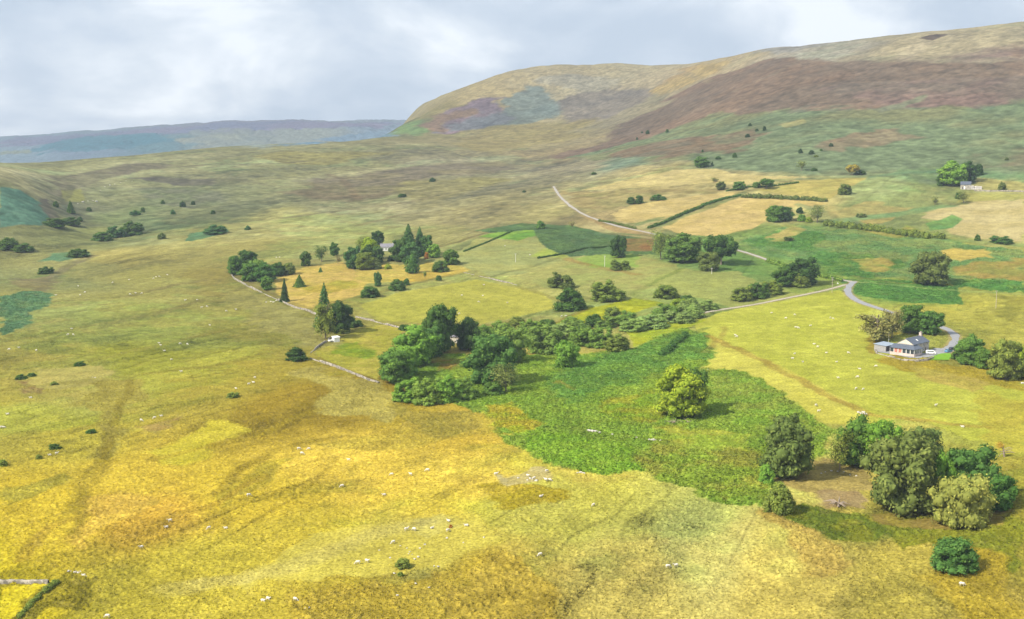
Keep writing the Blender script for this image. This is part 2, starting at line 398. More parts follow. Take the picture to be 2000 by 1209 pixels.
# outline | colour | second colour | edge softness px | wave of the mix in m | height of the growth m
PATCH = """
1085,310 1180,270 1260,228 1340,180 1420,140 1500,118 1620,112 1760,108 1900,108 2010,100 2010,180 1900,195 1780,205 1640,212 1500,232 1380,262 1300,290 1200,300|126,110,98|140,116,100|14|160|0.5
1640,175 1800,165 2010,150 2010,205 1880,208 1700,212|136,112,104|128,114,102|10|120|0.5
1100,310 1180,290 1280,262 1400,228 1520,215 1700,208 1800,212 2010,190 2010,335 1830,332 1700,345 1560,335 1440,330 1320,322 1200,312|118,137,102|132,136,98|8|150|0.6
1200,298 1300,275 1420,262 1470,275 1420,300 1300,310|124,116,98|132,112,92|8|60|0.5
1560,285 1640,266 1780,258 1805,275 1760,288 1620,292|150,120,96|136,126,98|7|90|0.5
1370,268 1460,250 1500,262 1440,285 1380,285|136,112,94|122,122,96|7|80|0.5
1900,300 1990,285 2010,290 2010,335 1880,335|134,122,92|116,130,92|8|90|0.5
1520,244 1570,232 1575,240 1535,250|164,158,104|150,150,100|3|60|0.2
1690,210 1790,192 1800,206 1720,222|136,120,100|124,130,104|6|70|0.4
830,252 870,215 930,192 980,190 1000,205 960,232 900,248 850,258|156,138,148|146,132,144|6|90|0.4
960,238 985,200 1040,172 1090,186 1105,205 1090,226 1030,240|134,150,146|140,152,144|6|110|0.4
850,252 900,232 960,222 985,240 900,252|138,142,150|132,140,148|6|90|0.4
1100,228 1110,200 1180,178 1240,170 1260,192 1200,220 1150,236|150,142,132|142,136,130|8|110|0.4
1060,170 1130,150 1200,152 1180,176 1120,185|188,182,160|176,170,150|8|110|0.4
1270,175 1330,135 1390,122 1440,112 1410,140 1340,172|200,176,126|178,150,116|8|110|0.3
1795,75 1830,66 1852,68 1820,79|110,100,96|104,92,90|3|60|0.4
1490,97 1590,82 1640,80 1600,92 1510,104|172,170,162|160,158,150|6|90|0.3
762,264 800,240 826,236 842,250 800,266|138,166,116|128,158,114|5|90|0.2
815,250 860,222 920,208 930,214 870,246 840,254|158,134,118|148,128,118|5|90|0.3
0,272 150,262 300,250 430,238 560,238 700,240 780,240 760,252 600,250 440,252 330,262 150,275 0,290|166,170,198|156,168,198|6|500|0.3
120,272 250,260 330,258 320,282 200,296 60,300|126,166,188|134,168,190|8|600|0.3
355,270 450,254 520,268 530,285 430,290|178,188,186|168,182,188|7|300|0.3
0,296 60,292 60,300 0,302|172,184,180|160,178,190|4|300|0.2
560,285 640,268 740,256 770,250 750,268 640,280|142,172,196|150,176,198|6|300|0.3
0,365 40,372 90,402 108,420 80,440 0,445|94,130,104|104,136,108|4|18|0.7
70,395 95,390 120,420 95,425|108,96,84|118,110,88|5|30|0.3
110,345 200,330 300,322 320,330 240,345 150,372 110,380|134,122,98|142,134,100|8|45|0.25
250,350 330,345 420,352 410,364 330,362|112,104,92|124,116,94|5|35|0.4
270,372 380,362 440,382 420,398 330,402 260,396|124,122,94|128,132,92|8|35|0.35
120,372 160,368 165,392 125,394|166,160,90|156,152,86|4|25|0.15
0,580 50,570 92,566 90,590 60,640 0,655|94,128,88|108,138,88|5|14|0.7
100,494 160,488 180,500 130,510 70,512|104,138,98|114,140,92|5|16|0.6
370,456 440,446 448,452 380,470 360,472|98,132,92|110,138,90|3|12|0.6
30,548 110,535 120,555 60,575|134,122,84|142,128,82|7|24|0.3
520,380 620,360 760,350 820,372 700,386 600,392|130,114,86|142,130,92|14|60|0.3
640,340 800,320 1000,308 1060,330 900,352 740,362|140,126,102|150,136,100|16|70|0.3
740,372 800,355 960,340 1000,356 860,392 780,398|160,148,92|152,140,92|8|50|0.2
900,262 1020,244 1120,238 1180,232 1150,262 1020,290 900,300|176,164,118|160,148,112|10|90|0.2
560,300 680,292 760,300 700,318 590,322|164,156,100|154,146,98|10|60|0.2
1290,442 1380,402 1450,386 1545,390 1622,396 1600,402 1520,405 1500,430 1470,447 1400,462 1330,457|222,188,112|214,182,102|3|22|0.18
1193,418 1230,402 1300,390 1400,377 1450,373 1440,385 1380,397 1300,427 1250,437 1210,432|216,186,112|208,178,102|3|22|0.18
1130,372 1250,346 1320,331 1400,330 1450,342 1575,346 1570,353 1500,354 1440,362 1390,356 1300,364 1200,369|218,192,118|208,184,108|3|26|0.15
1480,372 1560,353 1650,347 1697,346 1642,375 1620,390 1560,385|204,180,92|194,176,88|3|26|0.15
1090,372 1190,372 1290,368 1400,362 1420,372 1330,382 1230,400 1190,415 1140,400|174,150,92|160,146,86|6|26|0.25
1786,422 1850,402 1920,391 2010,387 2010,470 1950,470 1862,458 1842,440|216,192,126|204,180,112|5|24|0.18
1880,378 1940,374 2010,370 2010,388 1920,392 1870,396|188,178,90|182,170,86|4|24|0.15
1620,412 1700,396 1790,401 1745,412 1640,426|196,170,96|176,162,90|5|22|0.2
1900,347 2010,357 2010,372 1905,373|194,176,94|182,168,92|4|24|0.2
1680,430 1750,424 1740,432 1690,440|198,168,92|176,158,86|4|22|0.2
1810,436 1860,420 1880,428 1860,446 1820,450|108,148,78|120,152,76|4|14|0.6
1620,460 1690,448 1780,440 1850,462 1900,475 1820,492 1700,482|138,152,70|168,156,74|8|20|0.5
1600,482 1650,462 1720,470 1740,486 1660,498|178,158,76|150,152,72|6|20|0.3
1450,472 1540,446 1620,441 1700,452 1850,470 2010,492 2010,560 1880,560 1780,550 1650,541 1560,508 1490,497|112,146,80|142,156,82|8|22|0.7
1450,472 1540,445 1620,455 1600,490 1520,490|96,138,66|108,146,66|6|14|0.8
1580,500 1680,492 1760,505 1700,545 1600,535|92,136,66|118,148,66|8|16|0.8
1660,510 1730,505 1770,520 1690,530|180,158,78|150,150,70|6|18|0.3
1840,490 1920,485 1940,505 1880,515 1845,505|206,176,86|192,166,76|6|22|0.2
1860,520 2010,505 2010,545 1880,540|170,142,72|146,140,68|8|22|0.4
1850,540 2010,548 2010,575 1870,562|92,140,66|112,148,66|5|14|0.8
1640,545 1780,548 1870,560 1880,595 1780,592 1690,580 1650,570|88,132,64|98,142,64|4|14|0.8
1940,585 2010,570 2010,640 1960,620|150,142,62|166,152,64|8|20|0.3
1500,468 1540,440 1570,450 1540,470|186,164,88|150,150,76|5|20|0.2
1355,632 1400,612 1500,590 1640,566 1700,602 1690,660 1742,696 1900,722 2010,752 2010,850 1900,862 1780,812 1690,832 1610,826 1560,792 1450,727 1375,717 1380,682|184,186,78|174,178,72|4|30|0.12
1380,684 1400,662 1520,712 1690,802 1670,830 1612,827 1560,792 1450,727 1376,716|200,194,88|190,184,80|4|24|0.12
1700,700 1760,690 1900,716 2010,745 2010,765 1900,742 1760,722|176,158,62|160,148,58|7|14|0.4
1690,650 1740,645 1735,690 1700,690|176,154,66|150,140,58|7|12|0.4
1780,712 1880,732 1960,755 1900,772 1790,740|182,164,82|172,160,74|9|20|0.2
1900,760 2010,780 2010,900 1960,880 1880,830|178,172,70|168,158,66|10|26|0.15
703,596 780,571 930,546 1060,571 1088,601 1000,621 900,641 830,632 740,626|184,174,74|174,166,68|4|36|0.12
1058,642 1150,602 1240,582 1300,592 1190,626 1100,652|174,172,46|160,164,46|4|20|0.2
1220,642 1330,626 1382,624 1335,645 1240,677|164,176,54|176,176,50|4|18|0.2
880,502 930,466 1050,463 1110,490 1130,502 1020,536 960,541|162,162,94|172,166,92|4|26|0.12
1040,500 1060,486 1100,483 1122,497 1100,504|164,176,74|170,170,80|4|22|0.1
930,462 1030,443 1062,455 1012,470|116,160,64|134,166,66|4|22|0.2
1008,541 1140,511 1250,501 1322,516 1332,541 1232,576 1150,581 1062,561|168,160,88|160,162,86|4|28|0.12
1110,500 1190,492 1250,500 1240,520 1160,525|138,168,70|150,168,76|5|24|0.12
1232,551 1330,527 1442,531 1562,576 1442,601 1342,581|156,158,84|164,164,84|5|28|0.12
925,450 1020,436 1110,440 1182,455 1292,470 1282,497 1182,497 1112,502 1062,482 1040,450 960,455|92,116,74|102,126,72|4|16|0.7
1222,466 1277,466 1272,490 1222,490|148,104,64|134,112,66|4|16|0.4
1130,420 1190,430 1260,450 1290,460 1270,466 1190,450|176,144,92|164,140,88|4|16|0.3
536,546 600,521 670,511 690,526 722,546 702,576 622,603 577,602 540,572|212,176,92|198,170,80|4|18|0.25
570,560 640,555 700,550 690,566 610,580|172,158,62|188,160,66|6|14|0.25
700,520 800,516 900,516 912,531 802,551 702,556|194,172,78|210,180,86|5|16|0.25
760,545 860,528 910,526 905,533 800,552|206,174,76|196,162,70|4|14|0.2
613,691 700,642 760,633 790,641 745,701 738,742 660,713|166,160,64|178,164,74|3|14|0.25
640,675 700,665 735,690 710,702 650,690|122,144,40|142,152,48|6|12|0.25
450,540 540,570 600,610 660,640 600,690 500,650 440,600|148,138,78|156,144,78|16|24|0.35
590,720 650,712 740,745 780,790 760,820 640,800|162,150,78|174,162,84|12|16|0.5
770,742 830,700 900,690 930,705 1010,692 1100,692 1232,682 1340,642 1382,652 1386,702 1380,717 1450,727 1560,792 1622,842 1600,905 1500,990 1440,972 1320,952 1250,917 1130,917 1050,892 1000,862 930,822 900,790|124,160,62|140,168,66|6|14|0.9
1090,715 1200,690 1340,650 1384,660 1384,705 1290,725 1150,760 1080,780|102,148,68|116,156,66|10|14|0.9
1000,830 1130,850 1260,880 1250,917 1130,917 1050,892|116,160,54|128,166,58|6|10|0.9
1240,880 1330,850 1500,880 1500,960 1440,972 1320,950 1260,915|132,160,60|148,154,66|8|12|0.9
1280,830 1400,830 1480,850 1460,885 1340,870|158,162,64|138,162,60|8|9|0.6
1370,725 1450,727 1560,792 1622,842 1590,850 1500,820 1400,790|140,160,68|128,164,64|8|10|0.8
940,790 1000,780 1060,830 1020,850 960,830|158,168,54|178,166,58|7|8|0.8
860,700 920,695 900,720 850,730|138,118,60|126,138,56|7|8|0.6
1190,770 1280,765 1280,820 1200,830|150,156,56|124,156,52|9|10|0.7
1490,920 1560,895 1700,915 1700,955 1640,975 1560,960 1500,945|166,148,88|150,134,82|6|8|0.15
1600,960 1680,960 1680,998 1610,995|164,144,104|150,128,92|6|6|0.1
1510,1000 1570,985 1620,1000 1720,1010 1820,1040 1700,1060 1560,1040|92,110,0|116,122,6|5|7|0.5
1700,1010 1960,1005 2010,1060 1960,1100 1820,1050 1760,1060|126,130,40|112,122,26|10|9|0.5
1800,1060 1960,1060 2000,1209 1880,1209 1800,1120|156,138,50|172,152,58|14|12|0.4
1690,1000 1850,1010 1980,990 1960,1030 1850,1040 1720,1025|136,120,66|142,130,62|8|6|0.15
1520,1020 1650,1060 1700,1130 1590,1130 1500,1060|172,150,78|188,168,86|14|9|0.45
560,1170 700,1130 860,1130 1000,1150 1050,1209 560,1215|172,152,58|182,162,66|12|8|0.5
850,1130 1000,1100 1080,1160 1040,1215 880,1215|180,158,66|162,142,58|12|7|0.6
620,1060 760,1030 900,1010 960,1030 900,1090 760,1120 600,1130 450,1160 480,1120|188,175,78|192,180,80|16|12|0.12
780,1020 860,1008 900,1020 830,1045|190,179,96|182,172,88|8|8|0.08
930,960 1020,950 1100,960 1090,985 980,985|156,142,42|176,156,56|9|8|0.35
975,925 1060,915 1080,935 1000,945|184,172,122|176,162,104|6|6|0.1
0,1150 60,1140 96,1140 70,1180 20,1209 0,1209|204,186,36|190,176,36|3|10|0.2
60,1160 130,1120 190,1130 170,1180 60,1215 20,1212|124,118,38|140,130,42|6|7|0.6
160,985 260,960 330,965 270,1010 180,1050|208,174,76|202,172,72|14|12|0.3
30,740 95,735 90,765 40,770|144,122,80|140,130,74|5|9|0.4
60,720 190,715 220,735 190,755 110,762 60,745|168,160,90|176,164,92|6|12|0.15
150,755 260,735 262,780 215,900 180,890 210,800|148,138,68|156,146,70|9|10|0.4
270,830 340,815 350,830 300,845|164,140,80|156,142,72|6|8|0.3
300,870 420,820 470,840 380,900|196,182,66|186,174,60|14|14|0.2
420,960 520,900 600,880 560,930 450,990|176,158,58|182,166,64|12|10|0.4
0,950 100,920 130,930 20,980|172,160,64|160,150,62|10|10|0.3
600,870 760,840 960,800 1000,850 860,880 700,900|172,152,64|186,166,68|18|9|0.45
780,800 900,800 960,830 860,850|148,136,62|162,146,66|12|8|0.6
"""

# tracks, ditches, rush lines and painted wall-line shadows: path | colour | width m | softness
LINES = """1378,655 1420,672 1480,700 1560,742 1640,785 1690,808|150,118,62|2.6|2.0
1690,808 1760,815 1850,830 1930,835|160,132,66|2.4|2.0
1380,690 1420,640|150,128,66|1.6|2
445,530 475,548 520,566 560,590 600,604 660,640|126,108,66|3.0|2
600,604 700,580 800,556 905,532|128,116,62|4.0|2.5
905,532 960,545 1060,574 1120,600|146,134,66|2.4|2
960,541 1040,520 1110,495 1140,485 1280,470|92,92,56|3.0|1.6
1060,642 1100,622 1140,605|132,112,56|2.6|1.5
1110,506 1160,520 1200,528 1240,535|158,118,64|5.0|3
1230,575 1290,545 1330,525|108,122,54|3.0|1.6
860,482 900,470 950,455|104,86,58|3.5|2
0,762 120,748 190,745 300,728 420,716 520,690|128,118,58|3.0|3
0,710 140,711 200,700 300,676 420,650 520,622|140,130,64|3.2|3
60,660 150,640 250,622 350,600 430,585|132,124,66|3.0|3
200,640 330,606 400,584 480,560|126,112,66|3.5|3
250,580 340,556 420,545|124,106,70|4.0|3
0,870 60,858 130,845 210,820|142,134,60|2.5|2
140,1000 170,930 205,880 235,800 260,740|124,112,44|1.8|2
150,1050 160,980 190,930 225,850|128,114,46|1.4|2
40,1090 100,1030 200,990|146,122,54|2.0|2
300,900 420,870 520,845 620,800|150,132,50|2.0|2
420,965 480,910 560,870 700,850|136,118,44|2.2|2
240,1060 330,1010 420,980 520,930|160,134,54|2.0|2
330,1150 480,1130 620,1085 760,1035 830,1018|190,180,112|4.0|4
110,430 112,400 130,380 140,362|118,112,84|6.0|4
30,545 90,550 130,520 180,500|118,104,82|6.0|4
640,340 670,350 690,376 700,392|128,104,80|6.0|5
480,432 560,425 680,410 800,395 900,372|120,104,78|4.0|5
300,330 420,320 500,322 600,315|120,112,88|7.0|7
420,352 470,350 520,362|116,108,84|6.0|5
700,440 780,420 900,410 1000,400|140,122,80|5.0|5
1380,640 1330,672 1310,690 1290,697 1200,700 1150,705|58,92,42|2.4|1.5
1130,838 1190,848 1270,858 1340,868 1440,890|110,128,56|2.0|1.5
1085,750 1093,742 1120,762|168,158,70|1.6|1
1640,548 1700,552 1800,562 1900,570 2010,575|152,166,92|3.0|1.6
1500,352 1560,350|108,128,74|6|4
1180,455 1240,462 1300,470|170,148,100|4|3
1100,445 1180,455 1290,462|86,112,66|4|3
1290,442 1340,420 1420,390 1450,376|76,110,62|7|3
1240,440 1290,425|76,110,62|5|3
1290,464 1400,464 1480,446|108,126,62|5|3
1480,446 1540,425 1600,402|120,128,68|5|3
1210,440 1300,428 1380,398|88,120,64|4|3
1000,700 1100,690 1160,702|70,120,46|4|3
1670,540 1720,550 1790,556|126,120,60|3|2
1700,345 1780,336 1840,336|84,116,82|5|3
1840,336 1920,327 2000,320|150,140,104|4|3
1830,332 1700,346 1560,350|98,118,82|4|3
1905,372 1950,378 2010,376|176,168,118|3|2
1630,432 1700,424 1780,414 1850,402|112,152,92|10|6
1855,470 1930,474 2010,480|116,146,80|8|5
1560,400 1600,412 1615,438|128,146,90|6|4
1120,368 1180,356 1250,345|128,132,86|4|3
1040,260 1110,250 1180,238|150,140,106|8|6
930,300 1040,280 1120,270|188,176,130|7|6
700,330 740,352 780,350|126,112,84|7|6
1330,140 1390,160 1440,136|160,146,118|9|8
1430,180 1500,150 1560,120|142,128,112|8|8"""

# ---------------------------------------------------------------- ground sheet: vertices in fans of equal bearing, finer near the drone
xs_f = np.linspace(-0.50, 0.50, 1181)
xs_o = 0.5 + 1.6 * (np.linspace(0, 1, 34)[1:] ** 1.6)
XS = np.r_[-xs_o[::-1], xs_f, xs_o]
ys = [18.0]
while ys[-1] < 12000:
    y = ys[-1]
    if y < 215:
        d = 3.0
    else:
        d = min(0.62 * y * y / 110000.0, y * 0.0030)
    ys.append(y + d)
YS = np.array(ys)
NX, NY = len(XS), len(YS)
gx = (YS[:, None] * XS[None]).ravel()
gy = np.repeat(YS, NX)
gl = np.log(gy)
gz = H(gx, gy)
gX = np.tile(XS, NY)
rng_d = np.sqrt(gx * gx + gy * gy + (gz - CZ) ** 2)

# base cover: distance-weighted samples
bp = np.array([list(map(float, s.split(','))) for s in BASE.split()])
bw = at_many(bp[:, :2])
bp[:, 2:] += ((bp[:, 0] > 1000) & (bp[:, 1] > 950))[:, None] * np.array([2.0, 4.0, 11.0])
bp[:, 2:] += ((bp[:, 1] > 280) & (bp[:, 1] < 480) & (bp[:, 0] < 1150))[:, None] * np.array([6.0, 9.0, 5.0])
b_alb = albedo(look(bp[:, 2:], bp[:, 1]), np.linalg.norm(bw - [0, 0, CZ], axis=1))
b_q = np.c_[bw[:, 0] / bw[:, 1] * AX, np.log(bw[:, 1])]
# ragged sampling: shift lookups with noise so that covers interlock
wob1 = fbm(gx, gy, 70.0, 4, 71)
wob2 = fbm(gx, gy, 70.0, 4, 83)
wl = np.clip(gy / 900.0, 0.35, 1.6)
q0 = (gX * AX + wob1 * 22.0 * wl / gy * AX).astype(np.float32)
q1 = (gl + wob2 * 0.05).astype(np.float32)
acc = np.zeros((len(gx), 3), np.float32)
sw = np.zeros(len(gx), np.float32)
for j in range(len(bp)):
    w = 1.0 / (((q0 - b_q[j, 0]) ** 2 + ((q1 - b_q[j, 1]) * 1.5) ** 2) + 4e-4) ** 2
    acc += w[:, None] * b_alb[j].astype(np.float32)
    sw += w
col = acc / sw[:, None]
grow = np.full(len(gx), 0.28, np.float32)          # height of the growth
rough = np.full(len(gx), 1.0, np.float32)          # how strongly rank grass and rush break it up

# drifts of rush, heath and pale bent grass that run along the slope
ca, sa = math.cos(math.radians(62)), math.sin(math.radians(62))
al, ac = gx * ca + gy * sa, -gx * sa + gy * ca
far1 = sstep(500, 1100, gy).astype(np.float32)
st = (fbm(al / 4.0, ac, 26.0, 4, 11) * (1 - far1) + fbm(al / 3.2, ac, 62.0, 4, 12) * far1).astype(np.float32)
mo = fbm(gx, gy, 14.0, 4, 21).astype(np.float32)
dark = sstep(0.12, 0.75, st + 0.35 * mo)[:, None]
pale = sstep(0.15, 0.8, -st + 0.30 * mo)[:, None]
rag = (vnoise(gx / 2.3, gy / 3.2, 41) * (1 - far1) + vnoise(gx / 8.0, gy / 14.0, 42) * far1).astype(np.float32)
st2 = fbm(al / 3.5, ac, 9.0, 3, 46).astype(np.float32)
mid_ = (fbm(gx, gy * 0.45, 34.0, 3, 43) * (1 - far1) + fbm(gx + 0.3 * gy, gy * 0.30, 95.0, 4, 44) * far1).astype(np.float32)
notfar = (1 - sstep(2300, 3200, gy))[:, None].astype(np.float32)
hillm = sstep(0.0, 0.02, slope_at(gX, gl) + 0.004).astype(np.float32)[:, None] * 0.5
k_ = notfar * (1 - hillm)
col = col * (1 - dark * k_ * np.array([0.27, 0.25, 0.20], np.float32)) * (1 + pale * k_ * np.array([0.20, 0.20, 0.30], np.float32))
hs_ = fbm(gx + 0.3 * gy, gy * 0.28, 60.0, 4, 45).astype(np.float32)[:, None] * (sstep(1250, 1700, gy) * (1 - sstep(4500, 5200, gy)))[:, None].astype(np.float32)
col = col * (1 + 0.10 * hs_)
# sheep walks and terracettes: thin lines that follow the slope
for sd_, wl_, k0 in ((91, 30.0, 0.045), (92, 55.0, 0.03), (93, 17.0, 0.05)):
    n_ = fbm(al / 5.0, ac, wl_, 3, sd_)
    tr_ = np.exp(-(n_ / k0) ** 2) * sstep(-0.1, 0.5, fbm(gx, gy, 80.0, 2, sd_ + 5)) * (1 - sstep(900, 1600, gy))
    col = col * (1 - 0.26 * tr_[:, None].astype(np.float32) * k_)
    grow *= (1 + 0.5 * tr_ * k_[:, 0])
# finer heath and rush flecks on the far moor
fl_ = sstep(0.25, 0.8, fbm(al / 2.5, ac, 11.0, 4, 95, 0.65) * 0.7 + 0.6 * st)[:, None].astype(np.float32) * far1[:, None]
col = col * (1 - 0.20 * fl_ * k_ * np.array([1.0, 1.0, 0.75], np.float32))
pl_ = sstep(0.25, 0.8, fbm(al / 2.5, ac, 13.0, 4, 96, 0.65) * 0.7 - 0.5 * st)[:, None].astype(np.float32) * far1[:, None]
col = col * (1 + 0.22 * pl_ * k_)
green = sstep(0.2, 0.9, fbm(gx + 900, gy, 120.0, 4, 33) + 0.4 * mo)[:, None].astype(np.float32)
col = col * (1 + green * k_ * np.array([-0.13, 0.02, -0.06], np.float32))
grow *= (1 + 0.9 * dark[:, 0] * k_[:, 0])


def seg_dist(px, py, poly, closed=True):
    n = len(poly)
    best = np.full(px.shape, 1e12, np.float32)
    for i in range(n if closed else n - 1):
        a, b = poly[i], poly[(i + 1) % n]
        dx, dy = b - a
        l2 = dx * dx + dy * dy + 1e-9
        t = np.clip(((px - a[0]) * dx + (py - a[1]) * dy) / l2, 0, 1)
        best = np.minimum(best, (px - a[0] - t * dx) ** 2 + (py - a[1] - t * dy) ** 2)
    return np.sqrt(best)


def inside(px, py, poly):
    c = np.zeros(px.shape, bool)
    n = len(poly)
    for i in range(n):
        (x1, y1), (x2, y2) = poly[i], poly[(i + 1) % n]
        if y1 == y2:
            continue
        c ^= ((y1 > py) != (y2 > py)) & (px < (x2 - x1) * (py - y1) / (y2 - y1) + x1)
    return c


def parse(s):
    return np.array([list(map(float, p.split(','))) for p in s.split()])


def densify(p, closed, step=45.0):
    out = []
    n = len(p)
    for i in range(n if closed else n - 1):
        a, b = p[i], p[(i + 1) % n]
        k = max(1, int(np.hypot(*(b - a)) / step))
        for t in range(k):
            out.append(a + (b - a) * t / k)
    if not closed:
        out.append(p[-1])
    return np.array(out)


# strip index: rows of the sheet are sorted by distance, so a patch only touches a band
def band(y0, y1, x0, x1):
    r0, r1 = np.searchsorted(YS, y0), np.searchsorted(YS, y1) + 1
    idx = np.arange(r0 * NX, min(r1, NY) * NX)
    return idx[(gx[idx] >= x0) & (gx[idx] <= x1)]


PATCHES = []
for line in PATCH.strip().split('\n'):
    pl, c1, c2, soft, wv, hg = line.split('|')
    PATCHES.append((densify(parse(pl), True), [float(q) for q in c1.split(',')], [float(q) for q in c2.split(',')], float(soft), float(wv), float(hg)))
LINESET = []
for line in LINES.strip().split('\n'):
    pl, c1, wd_, soft = line.split('|')
    LINESET.append((densify(parse(pl), False), [float(q) for q in c1.split(',')], float(wd_), float(soft)))
allp = at_many(np.vstack([p[0] for p in PATCHES] + [p[0] for p in LINESET]))
pos = 0
BRACKEN = []
for k, (pl, c1, c2, soft, wv, hg) in enumerate(PATCHES):
    wp = allp[pos:pos + len(pl)]
    pos += len(pl)
    poly = wp[:, :2]
    if soft > 4:
        soft *= 1.9 if wp[:, 1].mean() < 1300 else 3.0
    f_m = float(np.median(wp[:, 1])) / F * soft            # softness in metres
    ym = float(np.median(wp[:, 1]))
    pad = f_m * 3 + 2
    idx = band(poly[:, 1].min() - pad * 3, poly[:, 1].max() + pad * 3, poly[:, 0].min() - pad, poly[:, 0].max() + pad)
    if len(idx) == 0:
        continue
    px, py = gx[idx], gy[idx]
    wx = px + fbm(px, py, 5 * f_m + 3, 3, 100 + k) * f_m * (0.6 if soft <= 4 else 1.3)
    wy = py + fbm(px, py, 5 * f_m + 3, 3, 200 + k) * f_m * (0.9 if soft <= 4 else 3.0)
    ins = inside(wx, wy, poly)
    # only vertices near the rim need their distance
    sdist = seg_dist(wx, wy, poly) * np.where(ins, 1, -1)
    m = sstep(-f_m * 1.5, f_m * 1.5, sdist)
    if soft > 4:
        m = sstep(0.22, 0.78, m + 0.40 * (rag[idx] * 0.45 + mo[idx] * 0.45 + mid_[idx] * (0.55 + 0.5 * far1[idx]) + 0.55 * st2[idx] * (1 - far1[idx])) * 4 * m * (1 - m))
    else:
        m = sstep(0.25, 0.75, m + 0.25 * rag[idx] * 4 * m * (1 - m))
    m = m[:, None].astype(np.float32)
    d_ = float(np.median(np.linalg.norm(wp - [0, 0, CZ], axis=1)))
    vm = float(pl[:, 1].mean())
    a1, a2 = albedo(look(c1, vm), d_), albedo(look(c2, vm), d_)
    mixn = sstep(-0.45, 0.55, fbm(px, py, wv, 4, 300 + k, 0.6))[:, None]
    pc = a1 + (a2 - a1) * mixn
    if hg < 0.28:                                          # grazed or cut: keep faint traces of the drifts
        pc = pc * (1 + 0.10 * mo[idx][:, None] - 0.10 * dark[idx])
    else:
        pc = pc * (1 + 0.12 * hs_[idx] + 0.16 * mo[idx][:, None] - 0.12 * dark[idx])
    col[idx] += (pc - col[idx]) * m
    grow[idx] += (hg - grow[idx]) * m[:, 0]
    rough[idx] += ((0.35 if hg < 0.2 else 1.0) - rough[idx]) * m[:, 0]
    if hg >= 0.7 and ym < 1250:
        BRACKEN.append(poly)
for k, (pl, c1, w_, soft) in enumerate(LINESET):
    wp = allp[pos:pos + len(pl)]
    pos += len(pl)
    poly = wp[:, :2]
    pad = w_ + soft + 6
    idx = band(poly[:, 1].min() - pad * 2, poly[:, 1].max() + pad * 2, poly[:, 0].min() - pad, poly[:, 0].max() + pad)
    if len(idx) == 0:
        continue
    px, py = gx[idx], gy[idx]
    px = px + fbm(px, py, 14.0, 3, 400 + k) * 1.6
    py = py + fbm(px, py, 14.0, 3, 500 + k) * 2.2
    d = seg_dist(px, py, poly, False)
    brk = 0.55 + 0.45 * np.clip(fbm(px, py, 25.0, 3, 600 + k) + 0.5, 0, 1)
    m = ((1 - sstep(w_ * 0.5, w_ * 0.5 + soft, d)) * brk * 0.62)[:, None].astype(np.float32)
    d_ = float(np.median(np.linalg.norm(wp - [0, 0, CZ], axis=1)))
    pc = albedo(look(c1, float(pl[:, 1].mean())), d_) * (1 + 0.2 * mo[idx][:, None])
    col[idx] += (pc - col[idx]) * m
    grow[idx] += (0.45 - grow[idx]) * m[:, 0]
# ---------------------------------------------------------------- lanes and yard
ROADS = [
    ('lane', '1081,364 1085,378 1096,393 1112,405 1135,418 1170,432 1200,440 1240,449 1285,459 1330,468 1390,478 1445,489 1493,505 1540,522 1600,538 1650,548 1668,551', 2.6, 'pale'),
    ('lane', '1668,550 1654,556 1647,566 1654,578 1680,591 1712,602 1745,611 1790,624 1840,637 1862,645 1873,655 1873,665 1864,676 1846,686', 4.0, 'grey'),
    ('track', '1652,556 1630,563 1600,570 1550,580 1500,590 1450,599 1400,606 1370,612 1330,618 1280,622 1220,628 1160,638 1110,647 1060,652 1010,654 950,660 915,668', 2.4, 'track'),
]
road_geo = []
for nm, path, w_, mk in ROADS:
    pp = densify(parse(path), False, 14.0)
    wp = at_many(pp)[:, :2]
    # even out, then sample along the length
    for _ in range(3):
        wp[1:-1] = (wp[:-2] + wp[1:-1] * 2 + wp[2:]) / 4
    seg = np.r_[0, np.cumsum(np.hypot(*np.diff(wp, axis=0).T))]
    t = np.arange(0, seg[-1], 1.5)
    c = np.c_[np.interp(t, seg, wp[:, 0]), np.interp(t, seg, wp[:, 1])]
    road_geo.append((nm, c, w_, mk))
    pad = 8
    idx = band(c[:, 1].min() - pad, c[:, 1].max() + pad, c[:, 0].min() - pad, c[:, 0].max() + pad)
    cc = c[::4]
    d = seg_dist(gx[idx], gy[idx], cc, False)
    near = 1 - sstep(w_ / 2 + 0.2, w_ / 2 + 1.4, d)
    grow[idx] *= (1 - near)
    edge = ((1 - sstep(w_ / 2 + 0.4, w_ / 2 + 2.2, d)) * 0.6)[:, None]
    col[idx] += (np.array([0.25, 0.19, 0.10]) - col[idx]) * edge
YARD = at_many(parse('1806,690 1814,684 1826,680 1846,680 1862,672 1874,668 1872,680 1856,692 1838,694 1822,696 1806,699 1792,700 1776,699 1744,692 1716,688 1708,684 1726,679'))[:, :2]
idx = band(YARD[:, 1].min() - 12, YARD[:, 1].max() + 12, YARD[:, 0].min() - 5, YARD[:, 0].max() + 5)
ins = inside(gx[idx], gy[idx], YARD)
grow[idx] *= np.where(ins, 0.0, 1.0)
LAWN = at_many(parse('1822,696 1838,691 1856,690 1860,699 1852,704 1815,703'))[:, :2]
li = inside(gx[idx], gy[idx], LAWN)
col[idx] = np.where(li[:, None], albedo([142, 192, 66], 600.0), col[idx])
grow[idx] *= np.where(li, 0.3, 1.0)

# ---------------------------------------------------------------- growth relief and fine colour
def tuss(wlen, seed):
    return vnoise(gx / wlen + seed * 3.1, gy / wlen - seed * 1.7, seed).astype(np.float32)


